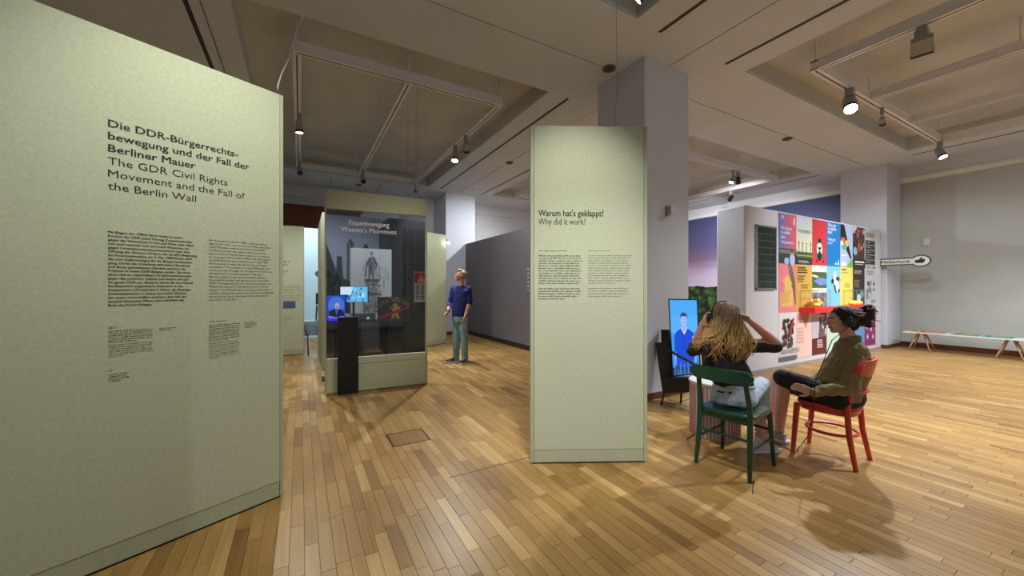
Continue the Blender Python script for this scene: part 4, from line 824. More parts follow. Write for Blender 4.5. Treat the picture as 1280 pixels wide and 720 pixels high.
# suspension wires and cable
def wire(label, pts, r, m, cat='wire', name='suspension_wire'): return tag(obj(name, G().tube(pts, r, 6), m, smooth=True), label, cat)
mcab = mat('cable_white', (200, 196, 188), 0.5); mwire = mat('steel_wire', (150, 146, 140), 0.35, .7)
Yl = 2.62
pts = [P(347.5, 113, Yl), P(347, 108, Yl), P(352, 92, 2.66), P(361, 74, 2.72), P(365, 55, 2.8), P(371, 36, 2.9), P(381, 17, 3.0)]; e = P(384, 0, 3.1); pts.append(e); pts.append(Vector((e.x, e.y, TOPZ)))
wire('pale cable curving up to the ceiling from the large left panel', pts, .005, mcab, 'cable', 'ceiling_cable')
q = P(769, 153, 3.09); wire('thin wire holding the tall front panel', [q-Vector((0, 0, .03)), P(770, 130, 3.09), P(771.5, 100, 3.09), Vector((q.x, q.y, H))], .0022, mwire)
q = P(522, 243, 5.6); wire('thin wire above the glass case', [q-Vector((0, 0, .05)), Vector((q.x, q.y, TOPZ))], .0025, mwire)

# ============================================================ TV CORNER
Yt = 4.62
tv = monitor('portrait_tv', 'tall upright TV showing a man in a blue polo shirt', P(835, 373.5, 4.80), P(872.5, 374, 4.62), P(840.5, 471, 4.62), P(876, 467.5, 4.46),
   [('r', 0, .78, 1, 1, (74, 160, 232)), ('r', 0, .55, 1, .78, (84, 168, 240)),
    ('p', [(.10, .0), (.10, .3), (.12, .5), (.2, .57), (.38, .61), (.62, .61), (.82, .55), (.9, .46), (.95, .25), (.95, 0)], (26, 74, 200)),
    ('p', [(.38, .61), (.5, .52), (.62, .61), (.56, .64), (.44, .64)], (180, 200, 236)), ('p', [(.44, .58), (.56, .58), (.57, .68), (.43, .68)], (150, 164, 220)),
    ('e', .5, .725, .115, .085, (160, 176, 232)), ('p', [(.37, .74), (.38, .79), (.44, .825), (.56, .825), (.63, .79), (.63, .74), (.59, .775), (.41, .775)], (60, 66, 110)),
    ('r', .44, .735, .48, .742, (70, 70, 120)), ('r', .53, .735, .57, .742, (70, 70, 120)), ('r', .46, .685, .55, .692, (110, 100, 170)), ('p', [(.495, .73), (.52, .705), (.49, .705)], (130, 140, 210)),
    ('p', [(.10, .3), (.16, .3), (.17, .12), (.08, .14)], (120, 160, 236)), ('e', .86, .48, .07, .03, (200, 190, 240)), ('p', [(.8, .12), (.92, .14), (.95, .3), (.88, .3)], (120, 160, 236)), ('r', .49, .3, .505, .52, (16, 50, 160)),
    ('r', 0, 0, 1, .10, (20, 50, 110))]+[('r', .03+.03*i_, .0, .045+.03*i_, .04+.16*random.random(), random.choice([(90, 150, 200), (30, 60, 120), (60, 110, 170)])) for i_ in range(31)], (54, 142, 228), bezel=.014)
mb = mat('cabinet_black', (13, 12, 14), 0.4, var=.2)
cab = thing('tv_console', 'black angular console that carries the upright TV', 'console', W(2.05, 4.75))
def hexa(A8): return G().add(A8, [(0, 1, 2, 3), (7, 6, 5, 4), (0, 4, 5, 1), (1, 5, 6, 2), (2, 6, 7, 3), (3, 7, 4, 0)])
obj('side_board', hexa([P(829, 486, 4.72), P(842, 486, 4.66), P(837, 412, 4.78), P(826, 412, 4.84), P(829, 484, 4.86), P(842, 484, 4.8), P(837, 412, 4.86), P(826, 412, 4.92)]), mb, cab, True, bev=.004)
obj('side_wing', hexa([P(828, 489, 4.70), P(838, 489, 4.66), P(836, 428, 4.70), P(819, 428, 4.76), P(828, 487, 4.78), P(838, 487, 4.74), P(836, 428, 4.78), P(819, 428, 4.84)]), mb, cab, True, bev=.004)
obj('shelf_box', hexa([P(829, 492, 4.55), P(880, 489, 4.30), P(880, 472, 4.30), P(829, 472, 4.55), P(829, 488, 4.85), P(880, 485, 4.62), P(880, 470, 4.62), P(829, 470, 4.85)]), mb, cab, True, bev=.006)
obj('diagonal_bar', G().tube([P(836, 438, 4.52), P(876, 459.5, 4.34)], .016, 4), mb, cab, True)
for a, b, Yq in ((831, 826.5, 4.62), (872, 874, 4.36), (852, 851, 4.7)): obj('leg', G().tube([P(a, 486, Yq), W((b-640)/F*Yq, Yq, .0)], .013, 6), mb, cab, True)
mc = mat('cable_black', (14, 14, 15), 0.4)
def cable(label, pts, r=.0035): return tag(obj('cable', G().tube(pts, r, 6), mc, smooth=True), label, 'cable')
def fl(px, py, z=.005): Y_ = F*(EYE-z)/(py-360); return W((px-640)/F*Y_, Y_, z)
cable('tangled black cable under the TV console', [P(835, 485, 4.66), fl(836, 500), fl(850, 503), fl(862, 498), fl(868, 505), fl(880, 503)])
cable('loose black cable lying on the floor left of the green chair', [fl(860, 551), fl(859, 548), fl(866, 544), fl(876, 543), fl(890, 544)])

# ribbed round side table behind the green chair
st_ = W(1.99, 3.72); t = thing('ribbed_stool', 'round pale stool with pink and white vertical ribs behind the green chair', 'stool', st_)
mr_ = mat('ribbed_body', (222, 212, 212), 0.6); g = G(); n = 64; ring = lambda z, k: [st_+Vector(((.215+(.004 if j % 2 else 0))*k*math.cos(2*math.pi*j/n), (.215+(.004 if j % 2 else 0))*k*math.sin(2*math.pi*j/n), z)) for j in range(n)]
g.rings([ring(.0, .98), ring(.01, 1), ring(.49, 1), ring(.5, .98)]); obj('body', g, mr_, t, True)
rib = mat('rib_rose', (176, 128, 128), 0.6)
rm = G()
for j in range(44):
    a = 2*math.pi*j/44; M = Matrix.Translation(st_) @ Matrix.Rotation(a, 4, 'Z'); 
    if j == 0: rmesh = mesh_of('rib', G().box(.214, .2235, -.007, .007, .012, .488), rib)
    o = bpy.data.objects.new('rib', rmesh); COL.objects.link(o); o.parent = t; o.rotation_euler = (0, 0, a)
obj('top_disc', G().lathe([(.226, .5), (.23, .505), (.23, .52), (.224, .526)], st_, 40), mat('stool_white', (214, 214, 218), 0.5), t, True, smooth='a')

# ============================================================ CHAIRS
def chair_green():
    c = W(1.813, 3.077); t = thing('wooden_chair', 'dark green wooden chair under the blonde visitor', 'chair', c, yaw(.80, .597)); m = mat('green_lacquer', (18, 62, 44), 0.35, var=.12, scale=8, coat=.2)
    for sx in (-1, 1):
        obj('leg', G().tube([(sx*.185, -.19, .50), (sx*.19, -.205, .25), (sx*.20, -.235, 0)], [.021, .021, .015], 10), m, t, smooth='a')
        obj('leg', G().tube([(sx*.18, .185, .44), (sx*.20, .225, 0)], [.021, .014], 10), m, t, smooth='a')
        obj('back_post', G().tube([(sx*.185, -.19, .46), (sx*.183, -.20, .56), (sx*.175, -.235, .70), (sx*.165, -.265, .79)], [.021, .020, .018, .014], 10), m, t, smooth='a')
        obj('stretcher', G().tube([(sx*.193, -.215, .22), (sx*.192, .205, .22)], .011, 8), m, t, smooth='a')
    obj('stretcher', G().tube([(-.192, -.213, .29), (.192, -.213, .29)], .011, 8), m, t, smooth='a'); obj('stretcher', G().tube([(-.19, .20, .29), (.19, .20, .29)], .011, 8), m, t, smooth='a')
    g = G(); R = []
    for z, k in ((.435, .97), (.44, 1), (.462, 1), (.468, .97)):
        r = []
        for j in range(32):
            a = 2*math.pi*j/32; ca_, sb = math.cos(a), math.sin(a); ex = 0.45
            x = math.copysign(abs(ca_)**ex, ca_)*(.205+.015*(sb > 0)*abs(sb)); y = math.copysign(abs(sb)**ex, sb)*.215; r.append(Vector((x*k, y*k-.0, z-(.008*(1-(x/.2)**2)*(1-(y/.215)**2) if z > .45 else 0))))
        R.append(r)
    g.rings(R); obj('seat', g, m, t, smooth='a'); obj('apron', G().box(-.18, .18, -.195, .19, .395, .437), m, t, bev=.006)
    g = G(); R = []
    for i_ in range(17):
        x = -.235+.47*i_/16; y = -.285+.045*(1-(x/.235)**2)*-1+.03; e = 1-max(0, (abs(x)-.17)/.065)**2; hh = .052*math.sqrt(max(.04, e)); zc = .765
        R.append([Vector((x, y-.010, zc-hh)), Vector((x, y-.012, zc)), Vector((x, y-.012, zc+hh)), Vector((x, y+.010, zc+hh)), Vector((x, y+.012, zc)), Vector((x, y+.010, zc-hh))])
    g.rings(R); obj('backrest', g, m, t, smooth='a', bev=.003)
    return t
chair_green()
def arc(rx, ry, a0, a1, z, n=14, cy=0): return [(rx*math.sin(math.radians(a0+(a1-a0)*i_/n)), cy-ry*math.cos(math.radians(a0+(a1-a0)*i_/n)), z) for i_ in range(n+1)]
def chair_red():
    c = W(2.706, 3.222); t = thing('wooden_chair', 'red bentwood chair under the visitor in the olive shirt', 'chair', c, yaw(-.563, .827)); m = mat('red_paint', (206, 66, 48), 0.4, var=.1, scale=8, coat=.15)
    for sx in (-1, 1):
        obj('leg', G().tube([(sx*.165, -.155, .47), (sx*.168, -.17, .25), (sx*.185, -.215, 0)], [.021, .020, .017], 10), m, t, smooth='a')
        obj('leg', G().tube([(sx*.175, .175, .44), (sx*.185, .205, 0)], [.024, .016], 10), m, t, smooth='a')
        obj('back_post', G().tube([(sx*.165, -.155, .46), (sx*.166, -.17, .56), (sx*.172, -.215, .72), (sx*.178, -.25, .84)], [.021, .019, .017, .013], 10), m, t, smooth='a')
    g = G(); R = []
    for z, k in ((.437, .96), (.443, 1), (.462, 1), (.47, .97)):
        r = []
        for j in range(32):
            a = 2*math.pi*j/32; c_, s_ = math.cos(a), math.sin(a); x = math.copysign(abs(c_)**.6, c_)*(.195 if s_ > 0 else .195-.03*abs(s_)); y = math.copysign(abs(s_)**.6, s_)*.205; r.append(Vector((x*k, y*k, z)))
        R.append(r)
    g.rings(R); obj('seat', g, m, t, smooth='a')
    g = G(); R = []
    for z, k in ((.40, .93), (.437, .93)):
        R.append([Vector((math.copysign(abs(math.cos(2*math.pi*j/32))**.6, math.cos(2*math.pi*j/32))*.19*k, math.copysign(abs(math.sin(2*math.pi*j/32))**.6, math.sin(2*math.pi*j/32))*.20*k, z)) for j in range(32)])
    g.rings(R); obj('apron', g, m, t, smooth='a')
    ring_pts = [(.15*math.cos(a*math.pi/12)*1.12, .17*math.sin(a*math.pi/12)-.01, .235) for a in range(24)]
    obj('ring_stretcher', G().tube(ring_pts, .012, 8, closed=True), m, t, smooth='a')
    for z, y in ((.60, -.185), (.53, -.17)): obj('back_rail', G().tube([(x*.17/4, y-.05*(1-(x/4)**2), z) for x in range(-4, 5)], .013, 8, flat=1.0), m, t, smooth='a')
    g = G(); R = []
    for i_ in range(13):
        x = -.20+.40*i_/12; y = -.235-.05*(1-(x/.2)**2); hh = .065*math.sqrt(max(.2, 1-max(0, (abs(x)-.15)/.055)**2)); zc = .80
        R.append([Vector((x, y+.018, zc-hh)), Vector((x, y-.010, zc+hh)), Vector((x, y+.012, zc+hh)), Vector((x, y+.036, zc-hh))][::-1])
    g.rings(R); obj('backrest', g, m, t, smooth='a', bev=.003)
    return t
chair_red()

# ============================================================ PEOPLE
skin = mat('skin', (206, 152, 128), 0.55, var=.06, scale=12); skin_w = mat('skin_shade', (214, 162, 140), 0.55, var=.06, scale=12)
for s_ in (skin, skin_w):
    b = s_.node_tree.nodes['Principled BSDF']; b.inputs['Subsurface Weight'].default_value = .08; b.inputs['Subsurface Radius'].default_value = (.02, .008, .004)
def hand(g, wrist, fdir, palm_n, k=1.0, curl=.5, thumb_side=1, spread=.12):
    """palm, four unequal bent fingers and a thumb"""
    f = Vector(fdir).normalized(); n = Vector(palm_n); n = (n-f*n.dot(f)).normalized(); s = f.cross(n)*thumb_side; wrist = Vector(wrist)
    pc = wrist+f*.045*k
    g.loft([(wrist-f*.005*k, s, .024*k, .017*k), (wrist+f*.02*k, s, .030*k, .016*k), (wrist+f*.055*k, s, .039*k, .014*k), (wrist+f*.088*k, s, .038*k, .012*k)], 12)
    for i_, (o, L_) in enumerate(((.028, .070), (.010, .078), (-.009, .073), (-.027, .058))):
        b = wrist+f*.082*k+s*o*k; d = (f+s*(o*spread*20*.1)).normalized(); a = curl
        p1 = b+(d*math.cos(a*.5)+n*math.sin(a*.5))*L_*.42*k; p2 = p1+(d*math.cos(a*1.3)+n*math.sin(a*1.3))*L_*.33*k; p3 = p2+(d*math.cos(a*2)+n*math.sin(a*2))*L_*.27*k
        g.cap(b-f*.01*k, .0090*k, p1, .0086*k, 8).cap(p1, .0086*k, p2, .0076*k, 8).cap(p2, .0076*k, p3, .0066*k, 8)
    b = wrist+f*.025*k+s*.026*k; d = (s*.8+f*.7+n*.35).normalized(); p1 = b+d*.038*k; p2 = p1+(d*.5+f*.7+n*.2).normalized()*.030*k
    g.cap(b, .013*k, p1, .0105*k, 8).cap(p1, .0105*k, p2, .0085*k, 8)
def head(g, c, fwd, up, k=1.0):
    """skull, jaw, nose, brow, lips, ears; c is the centre of the skull"""
    f = Vector(fwd).normalized(); u = Vector(up); u = (u-f*u.dot(f)).normalized(); s = f.cross(u); M = Matrix((s, f, u)).transposed(); c = Vector(c)
    def q(x, y, z): return c+(s*x+f*y+u*z)*k
    def E(x, y, z, rx, ry, rz_): g.ell(q(x, y, z), (rx*k, ry*k, rz_*k), M, 14, 10)
    E(0, -.012, .030, .076, .094, .082); E(0, .030, .005, .066, .062, .085); E(0, .040, -.050, .052, .050, .052); E(0, .066, -.082, .024, .022, .020)
    E(0, .078, .028, .050, .018, .014)
    E(.032, .064, -.022, .024, .024, .020); E(-.032, .064, -.022, .024, .024, .020)
    g.cap(q(0, .086, .016), .009*k, q(0, .108, -.020), .0125*k, 8); E(.011, .098, -.024, .008, .009, .007); E(-.011, .098, -.024, .008, .009, .007)
    E(0, .089, -.046, .022, .009, .0055); E(0, .087, -.055, .019, .010, .0065)
    for x in (1, -1): E(x*.078, -.005, -.005, .009, .020, .031); E(x*.082, -.008, .006, .008, .015, .018)
    return q, M, s, f, u
def face_bits(t, c, q, M, k, brow, name='eye'):
    for x in (.031, -.031):
        e = obj('eye', G().ell(q(x, .076, .008), (.012*k, .010*k, .0085*k), M, 12, 8), mat('eye_white', (226, 222, 216), .25), t, True, smooth=True)
        sub('iris', G().ell(q(x, .0835, .008), (.0055*k, .004*k, .0055*k), M, 10, 6), mat('iris_dark', (60, 46, 36), .2), e, t, True, smooth=True)
    g = G()
    for x in (1, -1): g.tube([q(x*.014, .094, .026), q(x*.030, .090, .031), q(x*.048, .078, .026)], [.0035*k, .004*k, .002*k], 6)
    obj('eyebrows', g, brow, t, True, smooth=True)
    g = G(); g.tube([q(-.021, .091, -.049), q(0, .097, -.048), q(.021, .091, -.049)], [.002*k, .0045*k, .002*k], 8).tube([q(-.018, .090, -.054), q(0, .096, -.055), q(.018, .090, -.054)], [.002*k, .005*k, .002*k], 8)
    obj('lips', g, mat('lip', (184, 108, 98), .45), t, True, smooth=True)
def strands(name, t, guides, m, r=.007, sub_n=6, spread=.012, wave=.006, seed=1, nseg=10):
    """hair: many tapering wavy locks along guide curves"""
    random.seed(seed); g = G()
    for gd in guides:
        gd = [Vector(p) for p in gd]
        for _ in range(sub_n):
            off = Vector((random.gauss(0, 1), random.gauss(0, 1), random.gauss(0, 1)))*spread; ph = random.uniform(0, 6.28); fr = random.uniform(1.5, 3.2); wv = wave*random.uniform(.4, 1.3); end = random.uniform(.82, 1.0)
            pts = []; rs = []
            for i_ in range(nseg+1):
                x = i_/nseg*end*(len(gd)-1); k = min(int(x), len(gd)-2); f_ = x-k
                p0 = gd[max(k-1, 0)]; p1 = gd[k]; p2 = gd[k+1]; p3 = gd[min(k+2, len(gd)-1)]
                p = .5*((2*p1)+(p2-p0)*f_+(2*p0-5*p1+4*p2-p3)*f_*f_+(3*p1-p0-3*p2+p3)*f_**3)
                tt = i_/nseg; p = p+off*(.12+1.1*tt)+Vector((math.sin(ph+fr*tt*6.28), math.cos(ph+fr*tt*6.28), 0))*wv*tt
                pts.append(p); rs.append(r*(.55+.75*math.sin(math.pi*min(1, tt*.9+.12)))*(1 if tt < .85 else .55))
            g.tube(pts, rs, 5, flat=.55)
    return obj(name, g, m, t, True, smooth=True, recalc=False)
def hair_mat(name, c1, c2, rough=.45, grad=None):
    m = bpy.data.materials.new(name); m.use_nodes = True; nt = m.node_tree; b = nt.nodes['Principled BSDF']; N = nt.nodes.new; L = nt.links.new
    g = N('ShaderNodeNewGeometry'); mp = N('ShaderNodeMapping'); mp.inputs['Scale'].default_value = (90, 90, 14); n = N('ShaderNodeTexNoise'); n.inputs['Scale'].default_value = 1; L(g.outputs['Position'], mp.inputs[0]); L(mp.outputs[0], n.inputs['Vector'])
    def ramp(a, c): r = N('ShaderNodeValToRGB'); r.color_ramp.elements[0].position = .3; r.color_ramp.elements[0].color = lin(a); r.color_ramp.elements[1].position = .72; r.color_ramp.elements[1].color = lin(c); L(n.outputs[0], r.inputs[0]); return r
    r = ramp(c1, c2); out = r.outputs[0]
    if grad:     # darker roots, lighter lengths
        r2 = ramp(grad[0], grad[1]); sp = N('ShaderNodeSeparateXYZ'); L(g.outputs['Position'], sp.inputs[0]); mr = N('ShaderNodeMapRange'); mr.inputs[1].default_value = grad[2]; mr.inputs[2].default_value = grad[3]; L(sp.outputs[2], mr.inputs[0])
        mx = N('ShaderNodeMix'); mx.data_type = 'RGBA'; L(mr.outputs[0], mx.inputs[0]); L(r2.outputs[0], mx.inputs[6]); L(out, mx.inputs[7]); out = mx.outputs[2]
    L(out, b.inputs['Base Color']); b.inputs['Roughness'].default_value = rough; return m
def shoe(t, heel, toe, m, msole, k=1.0, w_=.043):
    heel = Vector(heel); toe = Vector(toe); d = (toe-heel); d.z = 0; L_ = d.length; d.normalize(); s = Vector((d.y, -d.x, 0)); z0 = heel.z
    g = G(); up = Vector((0, 0, 1))
    g.loft([(heel+d*(-.02)+up*.05, s, .026, .035), (heel+d*.03+up*.055, s, .034, .05), (heel+d*(L_*.45)+up*.045, s, .038, .042), (heel+d*(L_*.75)+up*.034, s, w_, .030), (heel+d*L_+up*.028, s, .030, .020)], 14)
    g.cap(heel+d*.03+up*.06, .036, heel+d*.035+up*.10, .034)
    u_ = blob('shoe', g, m, t, .006, 2)
    g = G(); pr_ = [(-.045, .6), (-.03, .85), (.05, .95), (L_*.45, .9), (L_*.75, 1.12), (L_*.95, .95), (L_+.03, .55)]; R = []
    poly = [(heel+d*a+s*w_*b) for a, b in pr_]+[(heel+d*a-s*w_*b) for a, b in pr_[::-1]]
    n = len(poly); vs = [Vector((p.x, p.y, z0)) for p in poly]+[Vector((p.x, p.y, z0+.024)) for p in poly]
    g.add(vs, [tuple(range(n)), tuple(range(2*n-1, n-1, -1))]+[(i_, (i_+1) % n, n+(i_+1) % n, n+i_) for i_ in range(n)]); sub('sole', g, msole, u_, t, True)
    g = G()
    for i_ in range(4): c = heel+d*(L_*(.42+.09*i_))+up*(.094-.010*i_); g.tube([c-s*.022, c+up*.004, c+s*.022], .003, 6)
    sub('laces', g, msole, u_, t, True)

def headphones(label, c, s, u, f, r, m, band_c=None):
    t = thing('headphones', label, 'headphones', c)
    obj('headband', G().tube([c+(s*math.cos(a)*r*1.02+u*math.sin(a)*r*1.17) for a in [math.radians(x) for x in range(-5, 186, 12)]], [.009]*16, 8, flat=.45, side=f), m, t, True, smooth=True)
    for x in (1, -1):
        b = c+s*x*r*1.0-u*.012; e = obj('ear_cup', G().tube([b-s*x*.028, b-s*x*.022, b-s*x*.004, b+s*x*.014, b+s*x*.022], [.030, .042, .045, .040, .026], 18), m, t, True, smooth='a')
        sub('cushion', G().tube([b-s*x*.020, b-s*x*.034], [.043, .036], 18), mat('cushion_black', (24, 24, 26), .6), e, t, True, smooth='a')
        obj('yoke_arm', G().tube([b+u*.045, b+u*.01+s*x*.022], .006, 6), mat('silver_arm', (150, 158, 166), .3, .6), t, True)
    return t
UP = Vector((0, 0, 1))
mhp = mat('headphone_black', (18, 18, 20), .35)

# ---- visitor 1, blonde, back to the camera -------------------------------
c1 = W(1.83, 3.10); v1 = thing('person', 'seated blonde visitor from behind, black top and pale jeans, hands raised to headphones', 'person', c1)
hc = P(904, 397, 3.03); f1 = W(-.08, 1.0).normalized(); s1 = f1.cross(UP)     # s: to the person's right
nk = P(905, 421, 3.05); shR = P(930, 429, 3.06); shL = P(879, 430, 3.10)
elR = P(970, 429, 3.00); wrR = P(937, 401, 2.98); elL = P(866, 439, 3.28); wrL = P(878, 405, 3.12)
pel = P(917, 498, 3.10); hipR = P(928, 499, 3.06)+Vector((0, 0, 0)); hipL = P(905, 499, 3.16)
knR = P(951, 480, 3.34); knL = P(935, 482, 3.52); anR = W(2.165, 3.30, .095); anL = W(2.29, 3.40, .095)
g = G()
q, M, _, _, _ = head(g, hc, (f1-UP*.06), UP, 1.0)
g.cap(hc-UP*.05-f1*.02, .052, nk-UP*.02, .056)
side = (shR-shL).normalized()
g.loft([(pel+UP*.0, side, .15, .10), (pel+UP*.12, side, .125, .095), (nk-UP*.22, side, .15, .10), (nk-UP*.08, side, .165, .085), (nk-UP*.01, side, .09, .06)])
for a, b, c_ in ((shR, elR, wrR), (shL, elL, wrL)): g.cap(a, .048, b, .036).cap(b, .037, b.lerp(c_, .4), .035).cap(b.lerp(c_, .4), .035, c_, .024)
hR = P(924, 394, 2.99); hL = P(885, 396, 3.04)
hand(g, wrR, (hR-wrR), -s1*1+UP*.1, .95, .55, 1); hand(g, wrL, (hL+UP*.01-wrL), s1, .95, .5, -1)
for a, b, c_ in ((hipR, knR, anR), (hipL, knL, anL)): g.cap(a, .075, b, .052).cap(b, .05, b.lerp(c_, .35), .052).cap(b.lerp(c_, .35), .052, c_, .032)
blob('body', g, skin, v1, .0065, 2); face_bits(v1, hc, q, M, 1.0, mat('brow_blonde', (150, 110, 70), .7))
mtop = mat('black_jersey', (30, 32, 31), .8, var=.15, scale=20, bump=.2, bscale=120)
g = G(); g.loft([(pel+UP*.055-f1*.01, side, .155, .115), (pel+UP*.16, side, .145, .112), (nk-UP*.24, side, .165, .115), (nk-UP*.10, side, .18, .10), (nk-UP*.035, side, .13, .075), (nk-UP*.012, side, .07, .062)])
g.cap(shR-UP*.02, .060, elR-UP*.03, .046); g.cap(shL-UP*.015, .060, elL, .050).cap(elL, .049, elL.lerp(wrL, .22), .044)
blob('top', g, mtop, v1, .008, 3, wr=.007, wscale=16, wdir=(1, 1, .6))
mjean = mat('pale_denim', (176, 190, 206), .85, var=.12, scale=14, bump=.2, bscale=200)
pf1 = (W(.6, .8)).normalized(); g = G(); sd2 = W(.8, -.6)
g.loft([(pel-UP*.035, sd2, .16, .125), (pel+UP*.02, sd2, .175, .14), (pel+UP*.09, sd2, .155, .125), (pel+UP*.125, sd2, .143, .115)])
for a, b, c_ in ((hipR, knR, anR), (hipL, knL, anL)): g.cap(a+UP*.005, .092, b, .068).cap(b, .067, b.lerp(c_, .5), .072)
jn = blob('jeans', g, mjean, v1, .008, 3, wr=.007, wscale=18)
g = G(); wb = pel+UP*.118
g.tube([wb+(sd2*math.cos(a)*.147+pf1*math.sin(a)*.119) for a in [i_*math.pi/12 for i_ in range(24)]], .009, 6, closed=True)
sub('waistband', g, mjean, jn, v1, True, smooth=True)
msnk = mat('sneaker_white', (206, 208, 214), .6, var=.06, scale=20); msole = mat('sole_white', (226, 226, 228), .6)
fd = W(.55, .83).normalized(); ffd = W(.9, .1).normalized()
shoe(v1, Vector((anR.x, anR.y, .004))-ffd*.05, Vector((anR.x, anR.y, .004))+ffd*.15, msnk, msole); shoe(v1, Vector((anL.x, anL.y, .004))-fd*.04, Vector((anL.x, anL.y, .004))+fd*.16, msnk, msole)
mbl = hair_mat('blonde_hair', (116, 80, 40), (216, 172, 104), grad=((70, 50, 32), (128, 96, 60), hc.z+.02, hc.z-.16), rough=.6)
g = G(); Mh = Matrix((s1, f1, UP)).transposed(); g.ell(hc+UP*.032-f1*.022, (.089, .104, .096), Mh, 18, 12); g.ell(hc-UP*.04-f1*.055, (.080, .06, .11), Mh, 16, 10)
gd = []; random.seed(9)
for i_ in range(26):     # from crown round the back, ends spread across the shoulders
    a = -1.25+2.5*i_/25     # angle round the back, - = left
    rt = hc+UP*.122-f1*.01+s1*math.sin(a)*.02
    p1 = hc+UP*.085+s1*math.sin(a)*.082-f1*math.cos(a)*.088; p2 = hc-UP*.01+s1*math.sin(a)*.100-f1*math.cos(a)*.112
    dn = .33-.03*abs(a)+random.uniform(-.03, .03); lx = math.sin(a)*(.17 if a < 0 else .135)
    p3 = hc-UP*.13+s1*(math.sin(a)*.125+(-.035 if a < -.3 else .0))-f1*(.105); p4 = hc-UP*(dn*.72)+s1*(lx-(.05 if a < -.3 else -.005))-f1*(.125); p5 = hc-UP*dn+s1*(lx*1.02-(.07 if a < -.4 else -.0))-f1*(.118)
    if a < -.75: p4 = hc-UP*.17+s1*(-.215)-f1*.075; p5 = hc-UP*.235+s1*(-.275+random.uniform(-.02, .02))-f1*.05
    gd.append([rt, p1, p2, p3, p4, p5])
hb = blob('hair_cap', g, mbl, v1, .007, 2); strands('hair', v1, gd, mbl, .0078, 9, .011, .024, 4, 16)
band = headphones('over-ear headphones held by the blonde visitor', hc+UP*.010, s1, (UP-f1*.10).normalized(), f1, .106, mhp)

# ---- visitor 2, olive shirt, profile to the left --------------------------
c2 = W(2.70, 3.22); v2 = thing('person', 'seated visitor in an olive shirt and black skirt with dark hair tied up, in profile', 'person', c2)
hc = P(1052, 401, 3.14); f2 = W(-1, .22).normalized(); s2 = f2.cross(UP)  # her right = away from the camera
nk = P(1062, 424, 3.14); shN = P(1074, 437, 3.03); shF = P(1053, 436, 3.30); pel = P(1055, 496, 3.13)
elN = P(1062, 485, 2.97); wrN = P(1016, 490, 3.02); elF = P(1036, 478, 3.38); wrF = P(1006, 474, 3.22)
hipN = P(1048, 498, 3.07); hipF = P(1040, 497, 3.24); knN = P(979, 474, 3.30); knF = P(972, 476, 3.48)
anN = W(2.49, 3.52, .10); anF = W(2.56, 3.70, .10)
g = G(); q, M, _, _, _ = head(g, hc, f2-UP*.05, UP, .98); g.cap(hc-UP*.055-f2*.025, .050, nk-UP*.02, .056)
side2 = (shF-shN).normalized()
g.loft([(pel, W(.84, .55), .15, .10), (pel+UP*.13, side2, .11, .08), (nk-UP*.22, side2, .13, .08), (nk-UP*.09, side2, .135, .07), (nk-UP*.01, side2, .09, .06)])
for a, b, c_ in ((shN, elN, wrN), (shF, elF, wrF)): g.cap(a, .048, b, .037).cap(b, .038, b.lerp(c_, .4), .037).cap(b.lerp(c_, .4), .037, c_, .025)
hand(g, wrN, P(990, 481, 3.06)-wrN, UP*-.3+W(.3, 1)*-1*-.6, .95, .55, 1); hand(g, wrF, P(1000, 492, 3.14)-wrF, W(-.2, -1), .95, .6, -1)
for a, b, c_ in ((hipN, knN, anN), (hipF, knF, anF)): g.cap(a, .085, b, .058).cap(b, .056, b.lerp(c_, .35), .056).cap(b.lerp(c_, .35), .056, c_, .034)
blob('body', g, skin_w, v2, .0065, 2); face_bits(v2, hc, q, M, .98, mat('brow_dark', (40, 28, 24), .7))
mol = mat('olive_cotton', (142, 124, 82), .85, var=.12, scale=10, bump=.25, bscale=150)
g = G(); fw = W(-.8, .5).normalized()
g.loft([(pel-UP*.02+fw*.02, side2, .175, .13), (pel+UP*.10+fw*.035, side2, .185, .155), (nk-UP*.26+fw*.02, side2, .185, .150), (nk-UP*.12-fw*.005, side2, .19, .115), (nk-UP*.045, side2, .14, .085), (nk-UP*.005, side2, .082, .070), (nk+UP*.012, side2, .072, .064)])
g.loft([(pel+UP*.05+fw*.10, side2, .14, .08), (pel+UP*.13+fw*.12, side2, .13, .06), (pel+UP*.22+fw*.08, side2, .12, .05)])
g.cap(shN-UP*.01, .066, elN, .062).cap(elN, .062, elN.lerp(wrN, .75), .044).cap(elN.lerp(wrN, .75), .044, wrN, .036); g.cap(shF-UP*.01, .066, elF, .060).cap(elF, .058, elF.lerp(wrF, .8), .042).cap(elF.lerp(wrF, .8), .042, wrF, .036)
sh_ = blob('shirt', g, mol, v2, .008, 2, wr=.015, wscale=17, wdir=(1.2, 1.2, .7))
g = G(); ncc = nk+UP*.005; g.tube([ncc+(side2*math.cos(a)*.066+f2*math.sin(a)*.062-f2*.004)+UP*(-.012*math.sin(a)) for a in [i_*math.pi/10 for i_ in range(20)]], .022, 8, closed=True, flat=.6)
sub('collar', g, mol, sh_, v2, True, smooth=True)
g = G()
for i_ in range(5): g.ell(nk+f2*(.085+.014*i_)-UP*(.05+.07*i_), (.006, .006, .006))
sub('buttons', g, mat('button_brown', (84, 72, 50), .4), sh_, v2, True)
mbk = mat('black_cotton', (22, 23, 30), .8, var=.2, scale=12, bump=.15, bscale=150)
g = G(); g.loft([(pel-UP*.055, W(.84, .55), .17, .12), (pel, W(.84, .55), .175, .14), (pel+UP*.10, W(.84, .55), .15, .125)])
g.cap(hipN, .100, knN+UP*.012, .078).cap(hipF, .098, knF.lerp(hipF, .22), .078); g.loft([((hipN+hipF)/2, W(.2, 1), .14, .09), ((knN+knF)/2+(hipN-knN)*.22, W(.2, 1), .12, .065)])
